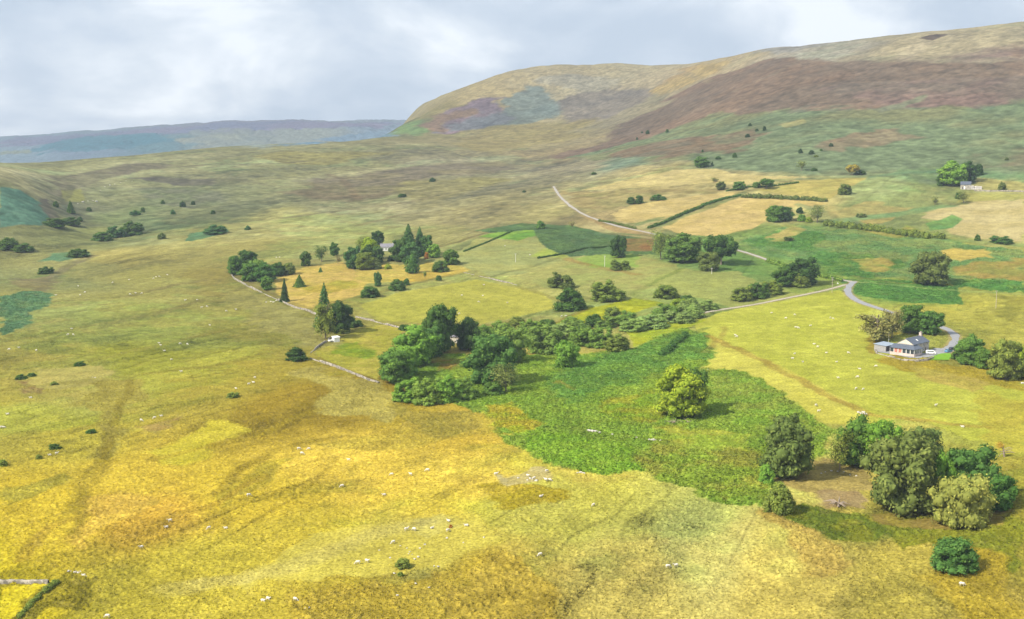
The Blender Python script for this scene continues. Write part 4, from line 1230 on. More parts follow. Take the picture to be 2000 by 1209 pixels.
# form | foot u,v | width,height px | tint | group | label
TREES = """
round|1538,942|108,126|sy|n|large dark round tree standing alone at the bracken edge before the copse
tall|1672,918|84,108|md|n|mid green tree at the back left of the big copse
round|1726,925|88,104|br|n|bright green tree between the mid green and dark olive trees of the copse
sparse|1640,925|56,82|ol|n|thin yellowing tree with see-through crown on the left flank of the copse
round|1768,1014|160,172|sy|n|biggest dark olive tree at the heart of the copse
round|1802,940|84,108|sy|n|dark olive tree top rising behind the biggest tree of the copse
tall|1840,1000|58,118|br|n|narrow bright green tree squeezed inside the dark copse
round|1884,1003|128,130|gd|n|dark green tree behind the golden birch of the copse
round|1942,1003|78,80|gd|n|low dark tree at the right end of the copse
birch|1879,1038|110,112|bi|n|golden olive weeping birch in front of the copse
dome|1864,1122|92,78|gd|n|round dense dark green bush in the rough grass below the copse
dome|1522,1005|64,64|ol|n|small olive bush below the lone dark tree
dome|1497,946|36,42|br|n|small bright bush tucked against the foot of the dark round tree
tall|1328,820|106,110|yg|n|lone bright yellow-green tree in the middle of the bracken
round|1352,806|62,86|md|n|greener half of the lone pair standing in the bracken
tall|1893,716|62,64|md|h|leafy mid green tree beside the parked blue car
dome|1870,704|28,22|dk|h|low dark bush on the lawn edge by the blue car
round|1921,722|46,42|md|h|lower round tree between the lawn and the yellow-green trees
round|1963,746|78,86|ol|h|broad olive yellow tree at the picture's right edge
round|2008,744|70,76|yg|h|yellow-green tree cut off by the right border
larch|1712,671|78,58|lb|h|brown bare-looking larch with wide crown behind the shed
larch|1742,662|50,58|lb|h|smaller brown larch next to the green farmhouse trees
round|1778,654|54,60|md|h|pointed green tree right behind the farmhouse roof
round|1814,656|60,50|gd|h|wide dark green tree behind the farmhouse chimney
round|1819,559|84,70|sy|f|solitary big dark beech above the grassy track
round|1532,560|52,40|dk|m|dark rounded bush at the left of the clump by the road bend
round|1568,558|66,54|vd|m|tallest dark tree of the clump by the road bend
dome|1562,561|42,30|ol|m|lighter olive bush in front of the clump by the road bend
willow|1450,588|50,33|ol|m|left willow of the trio beside the stony track
willow|1478,583|52,34|dk|m|middle willow of the trio beside the stony track
willow|1508,576|50,30|ol|m|right willow of the trio beside the stony track
dome|1301,584|52,30|ol|m|dome-shaped grey green bush above the willow belt
dome|1112,608|68,46|dk|m|large dark oval bush at the corner of the yellow pasture
twin|1095,564|60,32|sy|m|double-topped dark bush in the pale pasture
willow|1187,589|74,44|ol|m|wide many-domed willow between the two pastures
twin|1211,529|42,24|ol|m|low grey green bush below the narrow dark tree
tall|1207,504|34,44|vd|m|narrow dark tree standing at the rusty bracken patch
sparse|1290,508|48,56|ol|m|thin grey olive tree at the left of the roadside group
tall|1335,514|78,58|md|m|broad mid green tree in the roadside group
spread|1408,520|76,60|dk|m|leaning dark tree overhanging the lane
round|1384,530|46,38|sy|m|low dark tree at the foot of the leaning tree
dome|1345,612|44,28|wp|w|pale willow above the end of the stony track
dome|1326,604|34,22|yg|w|yellowing willow in the upper willow belt
dome|1342,598|36,22|dk|w|dark small bush at the upper edge of the willow belt
willow|1385,606|36,20|wp|w|greyish willow where the stony track ends
willow|1302,626|62,34|wi|w|wide green willow in the belt's upper half
willow|1272,642|66,26|wp|w|silvery willow along the belt's lower rim
willow|1238,648|58,24|wp|w|silvery low willow beside the bright grass strip
dome|1196,624|36,24|ol|w|dark olive bush on the upper left of the belt
willow|1220,634|46,26|wi|w|leafy willow in the middle of the upper belt
willow|1182,642|46,24|wi|w|rounded willow left of the silvery ones
dome|1354,622|46,24|wp|w|pale bush at the right tip of the silvery willows
willow|1325,632|58,26|wp|w|long silvery willow facing the bracken ditch
willow|1120,646|60,26|wi|w|willow bordering the yellow-green grass strip
dome|1160,640|36,26|dk|w|dark bush in the broken upper line of willows
willow|1065,692|72,56|wi|w|tall bushy willow by the big dark tree
willow|1035,664|52,38|wi|w|green willow behind the yellow-edged tree
dome|1068,650|40,28|dk|w|dark bush near the hidden pale barn roof
willow|1102,668|56,36|wp|w|pale green willow in the middle of the lower belt
willow|1138,678|62,44|wi|w|tall willow in the lower belt right of the hollow tree
willow|1172,680|54,40|wi|w|full willow in the lower belt toward its right end
willow|1206,688|52,34|ol|w|rounded olive bush at the right end of the lower belt
dome|1010,640|36,22|ol|w|small bush at the top left of the belt
willow|945,668|44,32|wi|w|willow between the cottage tree and the yellow-edged tree
willow|975,660|52,34|wi|w|willow behind the big dark tree of the grove
round|858,692|66,94|dk|g|tall two-tiered dark tree rising over the hidden cottage
round|914,687|50,66|vd|g|narrow very dark tree right of the hidden cottage
round|812,718|86,82|br|g|broad bright green tree on the grove's left shoulder
round|835,702|66,62|gd|g|dark green tree filling the inside of the curved grove
round|775,752|72,66|md|g|lowest green tree at the grove's left corner
round|790,738|62,60|br|g|bright green tree stepping down the grove's left side
round|961,756|100,100|gd|g|largest dark green round tree in front of the grove
round|992,712|76,76|wi|g|light green tree with yellowing side behind the largest round tree
sparse|988,770|62,54|go|g|greyish half-bare tree at the foot of the largest round tree
dome|962,772|44,28|md|g|low green bush under the largest round tree
willow|796,786|66,52|br|g|leftmost willow of the front hedge line of the grove
willow|836,792|66,58|wi|g|second willow from the left in the grove's front line
willow|874,788|66,56|br|g|third willow from the left in the grove's front line
willow|908,782|56,46|wi|g|last willow of the grove's front line next to the dark tree
tall|1107,720|54,54|br|g|bright tree with hollow crown and showing pale trunk
dome|578,706|50,29|vd|l|dark rounded bush outside the lower wall corner
spruce|634,640|42,86|bg|l|tall pointed conifer above the white shed
larch|636,664|52,80|ol|l|ragged olive conifer right behind the white shed
round|664,652|58,66|vd|l|dark broad tree beside the tall pointed conifer
willow|692,640|40,22|dk|l|low dark scrub right of the conifer group
dome|668,652|38,16|ol|l|olive scrub directly behind the white shed
dome|790,646|28,14|dk|l|small bush on the wall right of the green enclosure
spruce|556,590|19,46|vd|l|slim dark conifer next to the wall gap
spruce|585,561|25,24|md|l|small broad conifer in the orange meadow
spruce|626,532|9,10|md|l|tiny conifer in the middle of the orange meadow
round|483,532|44,44|dk|l|tallest dark tree of the left wood
round|460,538|36,40|md|l|green tree at the left tip of the left wood
round|490,550|48,38|md|l|rounded green tree at the wall side of the left wood
round|518,552|50,40|gd|l|full green tree in the middle of the left wood
round|542,540|36,28|dk|l|darker tree in the right half of the left wood
round|565,537|28,24|ol|l|olive tree at the right tip of the left wood
tall|522,567|26,28|md|l|small green tree below the left wood by the wall
round|503,540|34,34|wi|l|paler green tree inside the left wood
round|597,520|24,30|dk|l|two-storey dark tree between the left wood and the farm wood
sparse|628,512|34,32|dk|l|thin spreading tree left of the farm wood
round|653,500|20,27|gd|l|round small tree above the thin spreading tree
sparse|660,516|16,18|lb|l|bare brownish sapling at the farm wood's left end
round|690,526|38,46|bg|v|grey green tree at the left end of the farm wood
round|712,528|40,36|ol|v|olive tree at the lower edge of the farm wood
sparse|706,490|34,28|ol|v|thin tree at the rear left of the farm wood
tall|724,508|44,46|yg|v|bright yellow-green tree left of the white cottage
tall|719,520|28,44|vd|v|very dark narrow tree before the yellow-green one
round|738,484|28,34|vd|v|dark tree top just left of the white cottage
dome|733,526|30,26|go|v|greyish dome bush at the farm wood's lower right
round|736,514|30,34|dk|v|dark leafy tree in front of the white cottage wall
spruce|798,504|46,66|bg|v|tallest spruce of the farm wood
spruce|820,500|36,56|bg|v|second spruce to the right of the tallest one
round|782,512|42,48|dk|v|dark broad tree right of the white cottage
round|802,516|46,44|bg|v|bluish green broad tree under the tallest spruce
round|830,500|34,42|gd|v|dark green tree at the farm wood's right side
round|848,504|28,28|br|v|bright rounded tree past the rust red bush
dome|833,506|10,16|ru|v|small rust red bush among green trees
round|880,518|34,32|md|v|green tree standing clear at the farm wood's right end
cypress|805,534|27,36|gd|v|neat conical dark tree on the orange grass
dome|860,532|38,24|dk|v|bluish bush below the clear-standing right tree
dome|892,516|16,10|ol|v|small scrub right of the clear-standing tree
dome|764,510|16,14|dk|v|small dark bush below the cottage garden
dome|758,526|16,12|yg|v|little yellow-green bush on the orange grass edge
tall|738,560|17,30|bg|v|slender grey green birch above the twin pasture bushes
dome|723,582|42,26|dk|v|large dark bush on the pasture's upper boundary
dome|776,568|38,24|dk|v|second dark bush on the pasture's upper boundary
dome|794,557|15,15|gd|v|little round bush beside the second boundary bush
dome|857,548|14,12|dk|v|tiny dark bush on the strip of orange grass
sparse|830,546|10,16|ol|v|wispy sapling on the orange strip
dome|18,488|44,28|dk|d|dark bush at the left border by the stream
willow|45,492|52,19|dk|d|lower spreading bush joined to the left border bush
willow|152,503|50,20|dk|d|lone spreading bush in the left valley floor
willow|90,536|38,17|dk|d|low grey bush lowest in the left valley
dome|200,471|44,21|dk|d|rounded bush left of the valley thicket
willow|256,460|56,30|dk|d|large thicket bush in the left valley
willow|228,464|40,26|bg|d|left part of the valley thicket
willow|108,444|56,22|dk|d|long dark thicket under the bracken slope
willow|138,440|42,18|dk|d|right end of the thicket under the bracken slope
spruce|138,416|18,24|dk|d|small dark conifer above the long thicket
dome|109,405|13,13|dk|d|dot-like bush left of the small dark conifer
dome|316,467|19,14|sy|d|round dark bush right of the valley thicket
dome|174,413|12,10|dk|d|tiny bush right of the small dark conifer
dome|156,432|14,10|dk|d|small bush at the thicket's upper end
dome|279,415|10,12|dk|d|upright small bush left of the paired moor bushes
dome|318,399|10,9|dk|d|left one of three moor bushes in a row
dome|357,404|14,13|vd|d|largest of three moor bushes in a row
dome|377,400|10,9|vd|d|right one of three moor bushes in a row
dome|338,419|11,11|bg|d|pale bush below the three moor bushes
dome|416,418|11,9|dk|d|lonely small moor bush right of the row of three
willow|264,420|26,10|bg|d|low scrub under the upright small bush
dome|484,449|14,9|bg|d|small scrub at the head of the bracken strip
willow|420,457|52,9|bg|d|low scrub strip on the open moor
dome|845,355|15,9|vd|d|small dark shrub on the open moor by the gully
dome|1024,376|9,5|vd|d|small shrub left of the lane's far end
dome|1160,341|13,6|dk|d|flat shrub on the hill foot left of the fields
dome|786,385|20,8|dk|d|low scrub in the moor gully
round|1370,327|32,22|md|f|round green tree at the foot of the heather slope
dome|1391,324|6,9|dk|f|small upright shrub beside the slope foot tree
twin|1241,398|36,18|dk|f|two-topped dark bush at the narrow field's tip
willow|1286,391|36,12|gd|f|long flat bush on the narrow field's upper edge
round|1408,371|22,17|sy|f|leftmost of the four field trees in a row
round|1443,371|27,17|md|f|second of the four field trees in a row
round|1478,367|17,12|md|f|third and smallest of the four field trees
spread|1497,369|34,21|md|f|rightmost and widest of the four field trees
sparse|1396,356|22,9|ol|f|low thin bush in the upper straw field
round|1514,434|42,34|md|f|green tree at the large straw field's right corner
round|1532,432|40,30|gd|f|darker tree joined to the field corner tree
dome|1562,417|15,14|vd|f|small dark bush right of the field corner trees
dome|1566,432|20,16|br|f|light green bush right of the field corner trees
sparse|1596,436|42,34|go|f|pale grey thin tree at the hedge's left end
dome|1580,434|16,12|yg|f|yellow-green bush below the pale grey tree
dome|1650,380|30,24|sy|f|spreading bush alone in the upper right meadow
sparse|1565,334|26,20|go|f|bare pale tree under the heather slope
spread|1664,342|28,22|or|f|orange tinged tree at the slope foot boundary
dome|1680,340|24,8|dk|f|low dark scrub right of the orange tinged tree
dome|1590,334|14,7|dk|f|low dark shrub right of the bare pale tree
tall|1862,362|62,50|br|r|bright spreading tree left of the ruined barn
tall|1890,356|46,42|vd|r|dark tree behind the ruined barn roof
tall|1836,364|16,24|dk|r|small dark tree at the bright tree's left foot
dome|1912,342|18,26|vd|r|dark pointed shrub at the right of the barn trees
dome|1957,371|18,18|sy|r|dark bush right of the ruined barn
sparse|1882,397|30,23|go|r|grey bare thorn bush below the ruined barn
dome|1872,389|16,16|dk|r|dark bush left of the grey bare thorn
sparse|1826,400|18,16|go|r|thin grey thorn on the green bracken strip
dome|1909,470|13,13|gd|r|small round bush right of the long hedge
willow|1954,476|48,13|gd|r|low bushy strip at the far right field edge
willow|1682,424|24,9|go|r|low greyish scrub above the long hedge
dome|1056,446|19,17|md|f|small green tree on the bracken bank by the lane
sparse|1118,447|17,15|lb|f|purplish bare thorn bush near the lane bank
round|1540,470|22,8|sy|f|low heathery shrub below the field corner
dome|1460,268|11,8|vd|s|lowest shrub of the heather slope cluster
dome|1478,257|9,7|vd|s|middle shrub of the heather slope cluster
dome|1493,255|8,10|vd|s|tall narrow shrub of the heather slope cluster
dome|1465,246|9,6|vd|s|uppermost shrub of the heather slope cluster
dome|1265,262|9,9|vd|s|larger of two shrubs on the left heather slope
dome|1303,259|8,8|dk|s|paler shrub right of the left slope pair
dome|1244,273|5,6|vd|s|lower small shrub on the left heather slope
dome|1254,260|5,4|vd|s|tiny shrub touching the left slope pair
dome|1435,308|11,10|dk|s|pointed shrub on the green slope right of the foot tree
dome|1403,311|13,7|dk|s|flat shrub on the green slope right of the foot tree
dome|1372,297|5,6|vd|s|tiny shrub above the slope foot tree
dome|1563,299|11,10|vd|s|left one of a shrub pair on the green slope
dome|1585,301|13,9|vd|s|right one of a shrub pair on the green slope
dome|1623,286|10,7|vd|s|dark shrub at the rust patch's lower left
dome|1604,295|8,5|dk|s|flat shrub between the pair and the rust patch
dome|1594,307|12,5|ol|s|brownish flat shrub below the shrub pair
dome|1966,313|9,7|sy|s|small scrubby shrub on the rusty slope at right
dome|787,1113|36,24|ol|k|low dark gorse bush in the middle of the bare knoll
dome|782,1126|16,9|ol|k|small gorse tuft just below the knoll's gorse bush
willow|455,778|30,9|ol|k|flat dark gorse patch in the grass right of the track
willow|108,879|28,13|dk|k|dark gorse bush above the pair of lower left sheep
dome|76,897|15,10|ol|k|dead brown tuft left of the lower left sheep pair
willow|42,742|26,12|dk|k|dark gorse patch at the far left of the round bare patch
dome|62,736|20,9|dk|k|dark gorse tuft beside the far left gorse patch
willow|156,716|28,7|dk|k|thin dark gorse strip on top of the round bare patch
dome|106,753|17,9|ol|k|gorse tuft on the near rim of the round bare patch
dome|5,912|22,16|ol|k|dark tuft cut by the left border
willow|178,847|24,6|dk|k|low dark gorse strip left of the faint track
dome|880,1031|9,7|ru|k|reddish dead tuft among the knoll sheep
"""
GROUPS = {'k': 'gorse and tufts on the open grass', 'n': 'trees of the near copse and bracken', 'h': 'trees around the stone farmhouse', 'm': 'trees and bushes along the lane and pastures', 'w': 'willow belt along the ditch',
          'g': 'grove around the hidden cottage', 'l': 'trees near the walls on the left', 'v': 'wood around the white cottage', 'd': 'bushes of the left valley and moor',
          'f': 'trees at the straw fields', 'r': 'trees by the ruined barn', 's': 'shrubs on the hill slope'}
rows = [q.split('|') for q in TREES.strip().split('\n')]
feet = []
for q in rows:
    u, v = map(float, q[1].split(','))
    w, h = map(float, q[2].split(','))
    dip = -ray(u, v)[1]
    feet.append((u, v - min(0.5 * w * max(dip, 0.0) * 0.75, 0.3 * h)))
fw = at_many(feet)
rt = random.Random(7)
seen_k = {}
TREE_OBJS = []
for q, (u, v2), p in zip(rows, feet, fw):
    form, tint, grp, label = q[0], q[3], q[4], q[5]
    u0, v0_ = map(float, q[1].split(','))
    w, h = map(float, q[2].split(','))
    sc_w = {'g': (1.10, 1.06), 'w': (1.2, 1.14), 'n': (1.06, 1.02), 'm': (1.05, 1.04)}.get(grp, (1, 1))
    if form in ('round', 'tall', 'birch', 'spread'):
        sc_w = (sc_w[0] * 0.92, sc_w[1])
    w, h = w * sc_w[0], h * sc_w[1]
    dep = depth_of(p)
    W_m = w * dep / F
    vtop = v0_ - h
    # height so that the tip reaches its place (the tip is seen along a sight line at the tree's own distance)
    H_m = CZ + float(ray(u, vtop)[1]) * p[1] - p[2]
    H_m = max(H_m, 0.35 * W_m)
    k = seen_k.get(form, 0)
    seen_k[form] = k + 1
    small = w < 30
    cm, tm = form_mesh(form, k % (5 if form in ('round', 'willow', 'dome') else 3), small)
    nm, cat = KINDNAME[form]
    if nm == 'bush' and w < 16 and grp in 'dsk':
        nm, cat = 'shrub', 'shrub'
    c = TINT[tint]
    jv = rt.uniform(0.9, 1.1)
    colr = (c[0] * jv * rt.uniform(0.94, 1.06), c[1] * jv, c[2] * jv * rt.uniform(0.92, 1.08), 1)
    rz = rt.uniform(0, 6.28)
    if w < 16 and form != 'sparse':
        o = obj(nm, cm)
        o.location = p
        o.rotation_euler = (0, 0, rz)
        o.scale = (W_m, W_m, H_m)
        o.color = colr
        tag(o, label, cat, GROUPS[grp])
    else:
        o = empty(nm, p, rz)
        tag(o, label, cat, GROUPS[grp])
        c_ = obj('crown', cm, None, o)
        c_.scale = (W_m, W_m, H_m)
        c_.color = colr
        t_ = obj('stems' if cat == 'bush' else 'trunk', tm, None, o)
        t_.scale = (W_m * 0.8 if cat == 'tree' else W_m, W_m * 0.8 if cat == 'tree' else W_m, H_m)
    TREE_OBJS.append(o)
# ---------------------------------------------------------------- solid building helper
class MB:
    """collects boxes, prisms and free polygons, then links them as one mesh"""

    def __init__(self):
        self.bm = bmesh.new()

    def box(self, x0, x1, y0, y1, z0, z1):
        v = [self.bm.verts.new(p) for p in ((x0, y0, z0), (x1, y0, z0), (x1, y1, z0), (x0, y1, z0), (x0, y0, z1), (x1, y0, z1), (x1, y1, z1), (x0, y1, z1))]
        for f in ((0, 3, 2, 1), (4, 5, 6, 7), (0, 1, 5, 4), (1, 2, 6, 5), (2, 3, 7, 6), (3, 0, 4, 7)):
            self.bm.faces.new([v[i] for i in f])
        return self

    def hull(self, pts):
        v = [self.bm.verts.new(p) for p in pts]
        bmesh.ops.convex_hull(self.bm, input=v)
        return self

    def slab(self, quad, t):
        """roof plane of four (or three) corners with thickness t downwards"""
        return self.hull([tuple(p) for p in quad] + [(p[0], p[1], p[2] - t) for p in quad])

    def extrude_y(self, prof, y0, y1):
        return self.hull([(x, y0, z) for x, z in prof] + [(x, y1, z) for x, z in prof])

    def cyl(self, c, r, axis, h, n=12):
        a = [2 * math.pi * k / n for k in range(n)]
        ps = []
        for s in (-h / 2, h / 2):
            for q in a:
                o = (math.cos(q) * r, math.sin(q) * r)
                ps.append({'x': (c[0] + s, c[1] + o[0], c[2] + o[1]), 'y': (c[0] + o[0], c[1] + s, c[2] + o[1]), 'z': (c[0] + o[0], c[1] + o[1], c[2] + s)}[axis])
        return self.hull(ps)

    def build(self, name, mat, parent=None, bevel=0.0):
        bmesh.ops.recalc_face_normals(self.bm, faces=self.bm.faces[:])
        if bevel:
            bmesh.ops.bevel(self.bm, geom=self.bm.edges[:], offset=bevel, segments=2, affect='EDGES')
        me = bpy.data.meshes.new(name)
        self.bm.to_mesh(me)
        self.bm.free()
        return obj(name, me, mat, parent)


def stone_mat(name, c, var=0.35, scale=1.6):
    m, t, b = mat_new(name)
    tcn = node(t, 'ShaderNodeTexCoord')
    vo = node(t, 'ShaderNodeTexVoronoi', i_Scale=scale)
    t.links.new(tcn.outputs['Object'], vo.inputs['Vector'])
    nz = node(t, 'ShaderNodeTexNoise', i_Scale=0.8, i_Detail=5.0)
    t.links.new(tcn.outputs['Object'], nz.inputs[0])
    hs = node(t, 'ShaderNodeSeparateColor')
    t.links.new(vo.outputs['Color'], hs.inputs[0])
    mr = node(t, 'ShaderNodeMapRange')
    mr.inputs[3].default_value = 1 - var
    mr.inputs[4].default_value = 1 + var
    t.links.new(hs.outputs[0], mr.inputs[0])
    r = ramp(t, [(0.3, [q * 0.8 for q in c]), (0.7, [min(1, q * 1.15) for q in c])])
    t.links.new(nz.outputs[0], r.inputs[0])
    s_ = node(t, 'ShaderNodeVectorMath', operation='SCALE')
    t.links.new(r.outputs[0], s_.inputs[0])
    t.links.new(mr.outputs[0], s_.inputs['Scale'])
    t.links.new(s_.outputs[0], b.inputs['Base Color'])
    return m


M = {
    'stone': stone_mat('grey_rubble_stone', (0.34, 0.31, 0.26)),
    'render': simple_mat('cream_render', (0.54, 0.49, 0.40), 0.12, 0.6),
    'white': simple_mat('white_limewash', (0.78, 0.77, 0.74), 0.06, 0.6),
    'pink': simple_mat('pinkish_plinth', (0.50, 0.41, 0.36), 0.1, 0.8),
    'slate': simple_mat('blue_grey_slate', (0.088, 0.103, 0.132), 0.18, 1.2, 0.5),
    'slate2': simple_mat('weathered_slate', (0.21, 0.20, 0.22), 0.22, 1.2, 0.6),
    'metal': simple_mat('grey_blue_sheet_roof', (0.27, 0.32, 0.38), 0.12, 0.8, 0.45),
    'timber': simple_mat('dark_timber', (0.085, 0.075, 0.070), 0.3, 2.0),
    'grey': simple_mat('pale_grey_boards', (0.28, 0.27, 0.26), 0.15, 1.5),
    'frame': simple_mat('white_window_frame', (0.80, 0.78, 0.74), 0.04, 2.0, 0.5),
    'pole': simple_mat('weathered_pole', (0.34, 0.29, 0.23), 0.2, 3.0),
    'palepole': simple_mat('bleached_pole', (0.58, 0.56, 0.50), 0.15, 3.0),
    'rubber': simple_mat('tyre_rubber', (0.03, 0.03, 0.03), 0.1, 3.0),
    'rim': simple_mat('alloy_rim', (0.45, 0.45, 0.46), 0.1, 3.0, 0.35),
    'red': simple_mat('reddish_curtain', (0.40, 0.16, 0.12), 0.3, 2.0),
    'dwall': stone_mat('dry_stone', (0.235, 0.210, 0.170), 0.55, 1.3),
    'rock': stone_mat('pale_stone', (0.46, 0.43, 0.38), 0.2, 1.5),
}
gm2, t2, b2 = mat_new('window_glass')
b2.inputs['Base Color'].default_value = (0.035, 0.045, 0.055, 1)
b2.inputs['Roughness'].default_value = 0.08
b2.inputs['Specular IOR Level'].default_value = 0.5
M['glass'] = gm2


def paint(name, rgb):
    m, t, b = mat_new(name)
    tcn = node(t, 'ShaderNodeTexCoord')
    nz = node(t, 'ShaderNodeTexNoise', i_Scale=3.0, i_Detail=3.0)
    t.links.new(tcn.outputs['Object'], nz.inputs[0])
    r = ramp(t, [(0.35, [q * 0.93 for q in rgb]), (0.65, rgb)])
    t.links.new(nz.outputs[0], r.inputs[0])
    t.links.new(r.outputs[0], b.inputs['Base Color'])
    b.inputs['Roughness'].default_value = 0.3
    b.inputs['Specular IOR Level'].default_value = 0.5
    return m


def base_z(x, y, dx, dy, rz):
    """lowest ground under a footprint and the ground at its middle"""
    q = [(x + a * math.cos(rz) - b * math.sin(rz), y + a * math.sin(rz) + b * math.cos(rz)) for a in (-dx, 0, dx) for b in (-dy, 0, dy)]
    z = H(np.array([p[0] for p in q]), np.array([p[1] for p in q]))
    return float(z.min()), float(z[4])


def wall_window(parent, x, y, z, w, h, face, mat_pane=None, bars=1, frame=0.07):
    """a window on a wall: frame standing proud, pane and bars; face = outward axis '-y', '-x', '+x'"""
    f, p = MB(), MB()
    mat_pane = mat_pane or M['glass']

    def bx(mb, a0, a1, z0, z1, d0, d1):
        if face == '-y':
            mb.box(x + a0, x + a1, y - d1, y - d0, z + z0, z + z1)
        elif face == '-x':
            mb.box(x - d1, x - d0, y + a0, y + a1, z + z0, z + z1)
        else:
            mb.box(x + d0, x + d1, y + a0, y + a1, z + z0, z + z1)
    bx(f, -w / 2, w / 2, h - frame, h, 0.0, 0.06)
    bx(f, -w / 2 - 0.06, w / 2 + 0.06, -0.10, 0.0, 0.0, 0.12)
    bx(f, -w / 2, -w / 2 + frame, 0, h - frame, 0.0, 0.06)
    bx(f, w / 2 - frame, w / 2, 0, h - frame, 0.0, 0.06)
    for k in range(bars):
        c = -w / 2 + (k + 1) * w / (bars + 1)
        bx(f, c - 0.025, c + 0.025, 0, h - frame, 0.005, 0.05)
    o = f.build('window', M['frame'], parent)
    bx(p, -w / 2 + frame, w / 2 - frame, 0.0, h - frame, 0.002, 0.02)
    p.build('pane', mat_pane, o)
    return o


# ---------------------------------------------------------------- stone farmhouse with wrap-round glazed lean-to
p = at(1783, 687)
RZ = math.radians(44)
zmin, zmid = base_z(p.x, p.y, 10, 7, RZ)
house = tag(empty('farmhouse', (p.x, p.y, zmid), RZ), 'two-storey stone farmhouse with slate roof, cream gable and wrap-round glazed lean-to', 'house')
FD = zmin - zmid - 1.0
Lx, Wy, EV, RG = 7.6, 4.0, 4.7, 6.9            # half length, half width, eaves, ridge
MB().box(-Lx, Lx, -Wy, Wy, FD, EV).build('wall', M['stone'], house)
for s, mt in ((-1, M['render']), (1, M['stone'])):
    MB().hull([(s * Lx, -Wy, EV + 0.002), (s * Lx, Wy, EV + 0.002), (s * Lx, 0, RG), (s * (Lx - 0.35), -Wy, EV + 0.002), (s * (Lx - 0.35), Wy, EV + 0.002), (s * (Lx - 0.35), 0, RG)]).build('gable', mt, house)
rf = MB()
ov = 0.4
for s in (-1, 1):
    sl = (RG - EV) / Wy
    rf.slab([(-Lx - 0.2, 0, RG + 0.16), (Lx + 0.2, 0, RG + 0.16), (Lx + 0.2, s * (Wy + ov), EV - sl * ov + 0.16), (-Lx - 0.2, s * (Wy + ov), EV - sl * ov + 0.16)], 0.14)
roof = rf.build('roof', M['slate'], house)
MB().box(-Lx - 0.2, Lx + 0.2, -0.12, 0.12, RG + 0.13, RG + 0.24).build('ridge_tiles', M['slate2'], roof)
sky_ = MB().slab([(-1.2, -1.7, RG - 0.55 * 1.7 + 0.27), (-0.4, -1.7, RG - 0.55 * 1.7 + 0.27), (-0.4, -2.7, RG - 0.55 * 2.7 + 0.27), (-1.2, -2.7, RG - 0.55 * 2.7 + 0.27)], 0.08)
sky_.build('skylight', M['white'], roof)
ch = MB().box(Lx - 1.3, Lx - 0.25, -0.55, 0.55, RG - 0.8, RG + 1.5).build('chimney', M['pink'], roof)
MB().box(Lx - 1.4, Lx - 0.15, -0.65, 0.65, RG + 1.5, RG + 1.65).build('cap', M['stone'], ch)
MB().cyl((Lx - 1.05, 0, RG + 1.85), 0.14, 'z', 0.4).build('chimney_pot', M['pink'], ch)
MB().cyl((Lx - 0.5, 0, RG + 1.85), 0.14, 'z', 0.4).build('chimney_pot', M['pink'], ch)
for wx, wz, ww in ((-2.4, 3.0, 1.0), (2.2, 3.0, 1.0), (6.2, 3.0, 1.0), (-2.6, 0.8, 1.1), (2.0, 0.8, 1.1), (6.4, 0.8, 1.1)):
    wall_window(house, wx, -Wy, wz, ww, 1.25, '-y')
MB().box(4.1, 5.0, -Wy - 0.06, -Wy, 0.02, 2.05).build('door', M['timber'], house)
wall_window(house, Lx, 1.0, 3.0, 0.9, 1.1, '+x')
wall_window(house, Lx, -1.6, 0.8, 0.9, 1.1, '+x')
# lean-to: L-shaped, round the cream gable and part of the front
A_, B_ = 4.0, 2.6                               # depth beyond the gable / beyond the front
XE = -4.4
lw = MB()
x0, y0 = -Lx - A_, -Wy - B_
lw.box(x0, -Lx, y0, Wy + 1.5, FD, 0.9)
lw.box(-Lx, XE, y0, -Wy, FD, 0.9)
lw.build('plinth_wall', M['pink'], house)
fr = MB()
n_post = 6
for k in range(n_post + 1):
    yy = y0 + k * (Wy + 1.5 - y0) / n_post
    fr.box(x0, x0 + 0.22, max(y0, yy - 0.13), min(Wy + 1.5, yy + 0.13), 0.9, 2.85)
for k in range(1, 5):
    xx = x0 + k * (XE - x0) / 4
    fr.box(xx - 0.13 - (0.1 if k == 4 else 0), xx + 0.13 - (0.1 if k == 4 else 0), y0, y0 + 0.22, 0.9, 2.85)
fr.box(x0 + 0.01, x0 + 0.21, y0 + 0.01, Wy + 1.49, 2.85, 3.05)
fr.box(x0 + 0.22, XE, y0 + 0.01, y0 + 0.21, 2.85, 3.04)
fr.build('posts', M['frame'], house)
for k in range(n_post):
    ya = y0 + k * (Wy + 1.5 - y0) / n_post + 0.15
    yb = y0 + (k + 1) * (Wy + 1.5 - y0) / n_post - 0.15
    MB().box(x0 + 0.08, x0 + 0.12, ya, yb, 0.92, 2.84).build('window', M['red'] if k in (3, 4) else M['glass'], house)
for k in range(4):
    xa = x0 + k * (XE - x0) / 4 + (0.24 if k == 0 else 0.15)
    xb = x0 + (k + 1) * (XE - x0) / 4 - 0.25
    MB().box(xa, xb, y0 + 0.08, y0 + 0.12, 0.92, 2.84).build('window', M['glass'], house)
MB().box(x0 + 0.2, -Lx, Wy + 1.3, Wy + 1.5, 0.9, 2.9).build('wall', M['render'], house)
MB().box(XE - 0.2, XE, y0 + 0.25, -Wy, 0.9, 2.9).build('wall', M['render'], house)
lr = MB()
e = 0.45
zt = 4.35
lr.slab([(x0 - e, y0 - e, 3.0), (x0 - e, Wy + 1.7, 3.0), (-Lx - 0.02, Wy + 1.7, zt), (-Lx - 0.02, -Wy - 0.02, zt)], 0.14)
lr.slab([(x0 - e, y0 - e, 3.003), (-Lx - 0.02, -Wy - 0.02, zt + 0.003), (XE + 0.2, -Wy - 0.02, zt + 0.003), (XE + 0.2, y0 - e, 3.003)], 0.14)
lr.build('lean_to_roof', M['slate'], house)

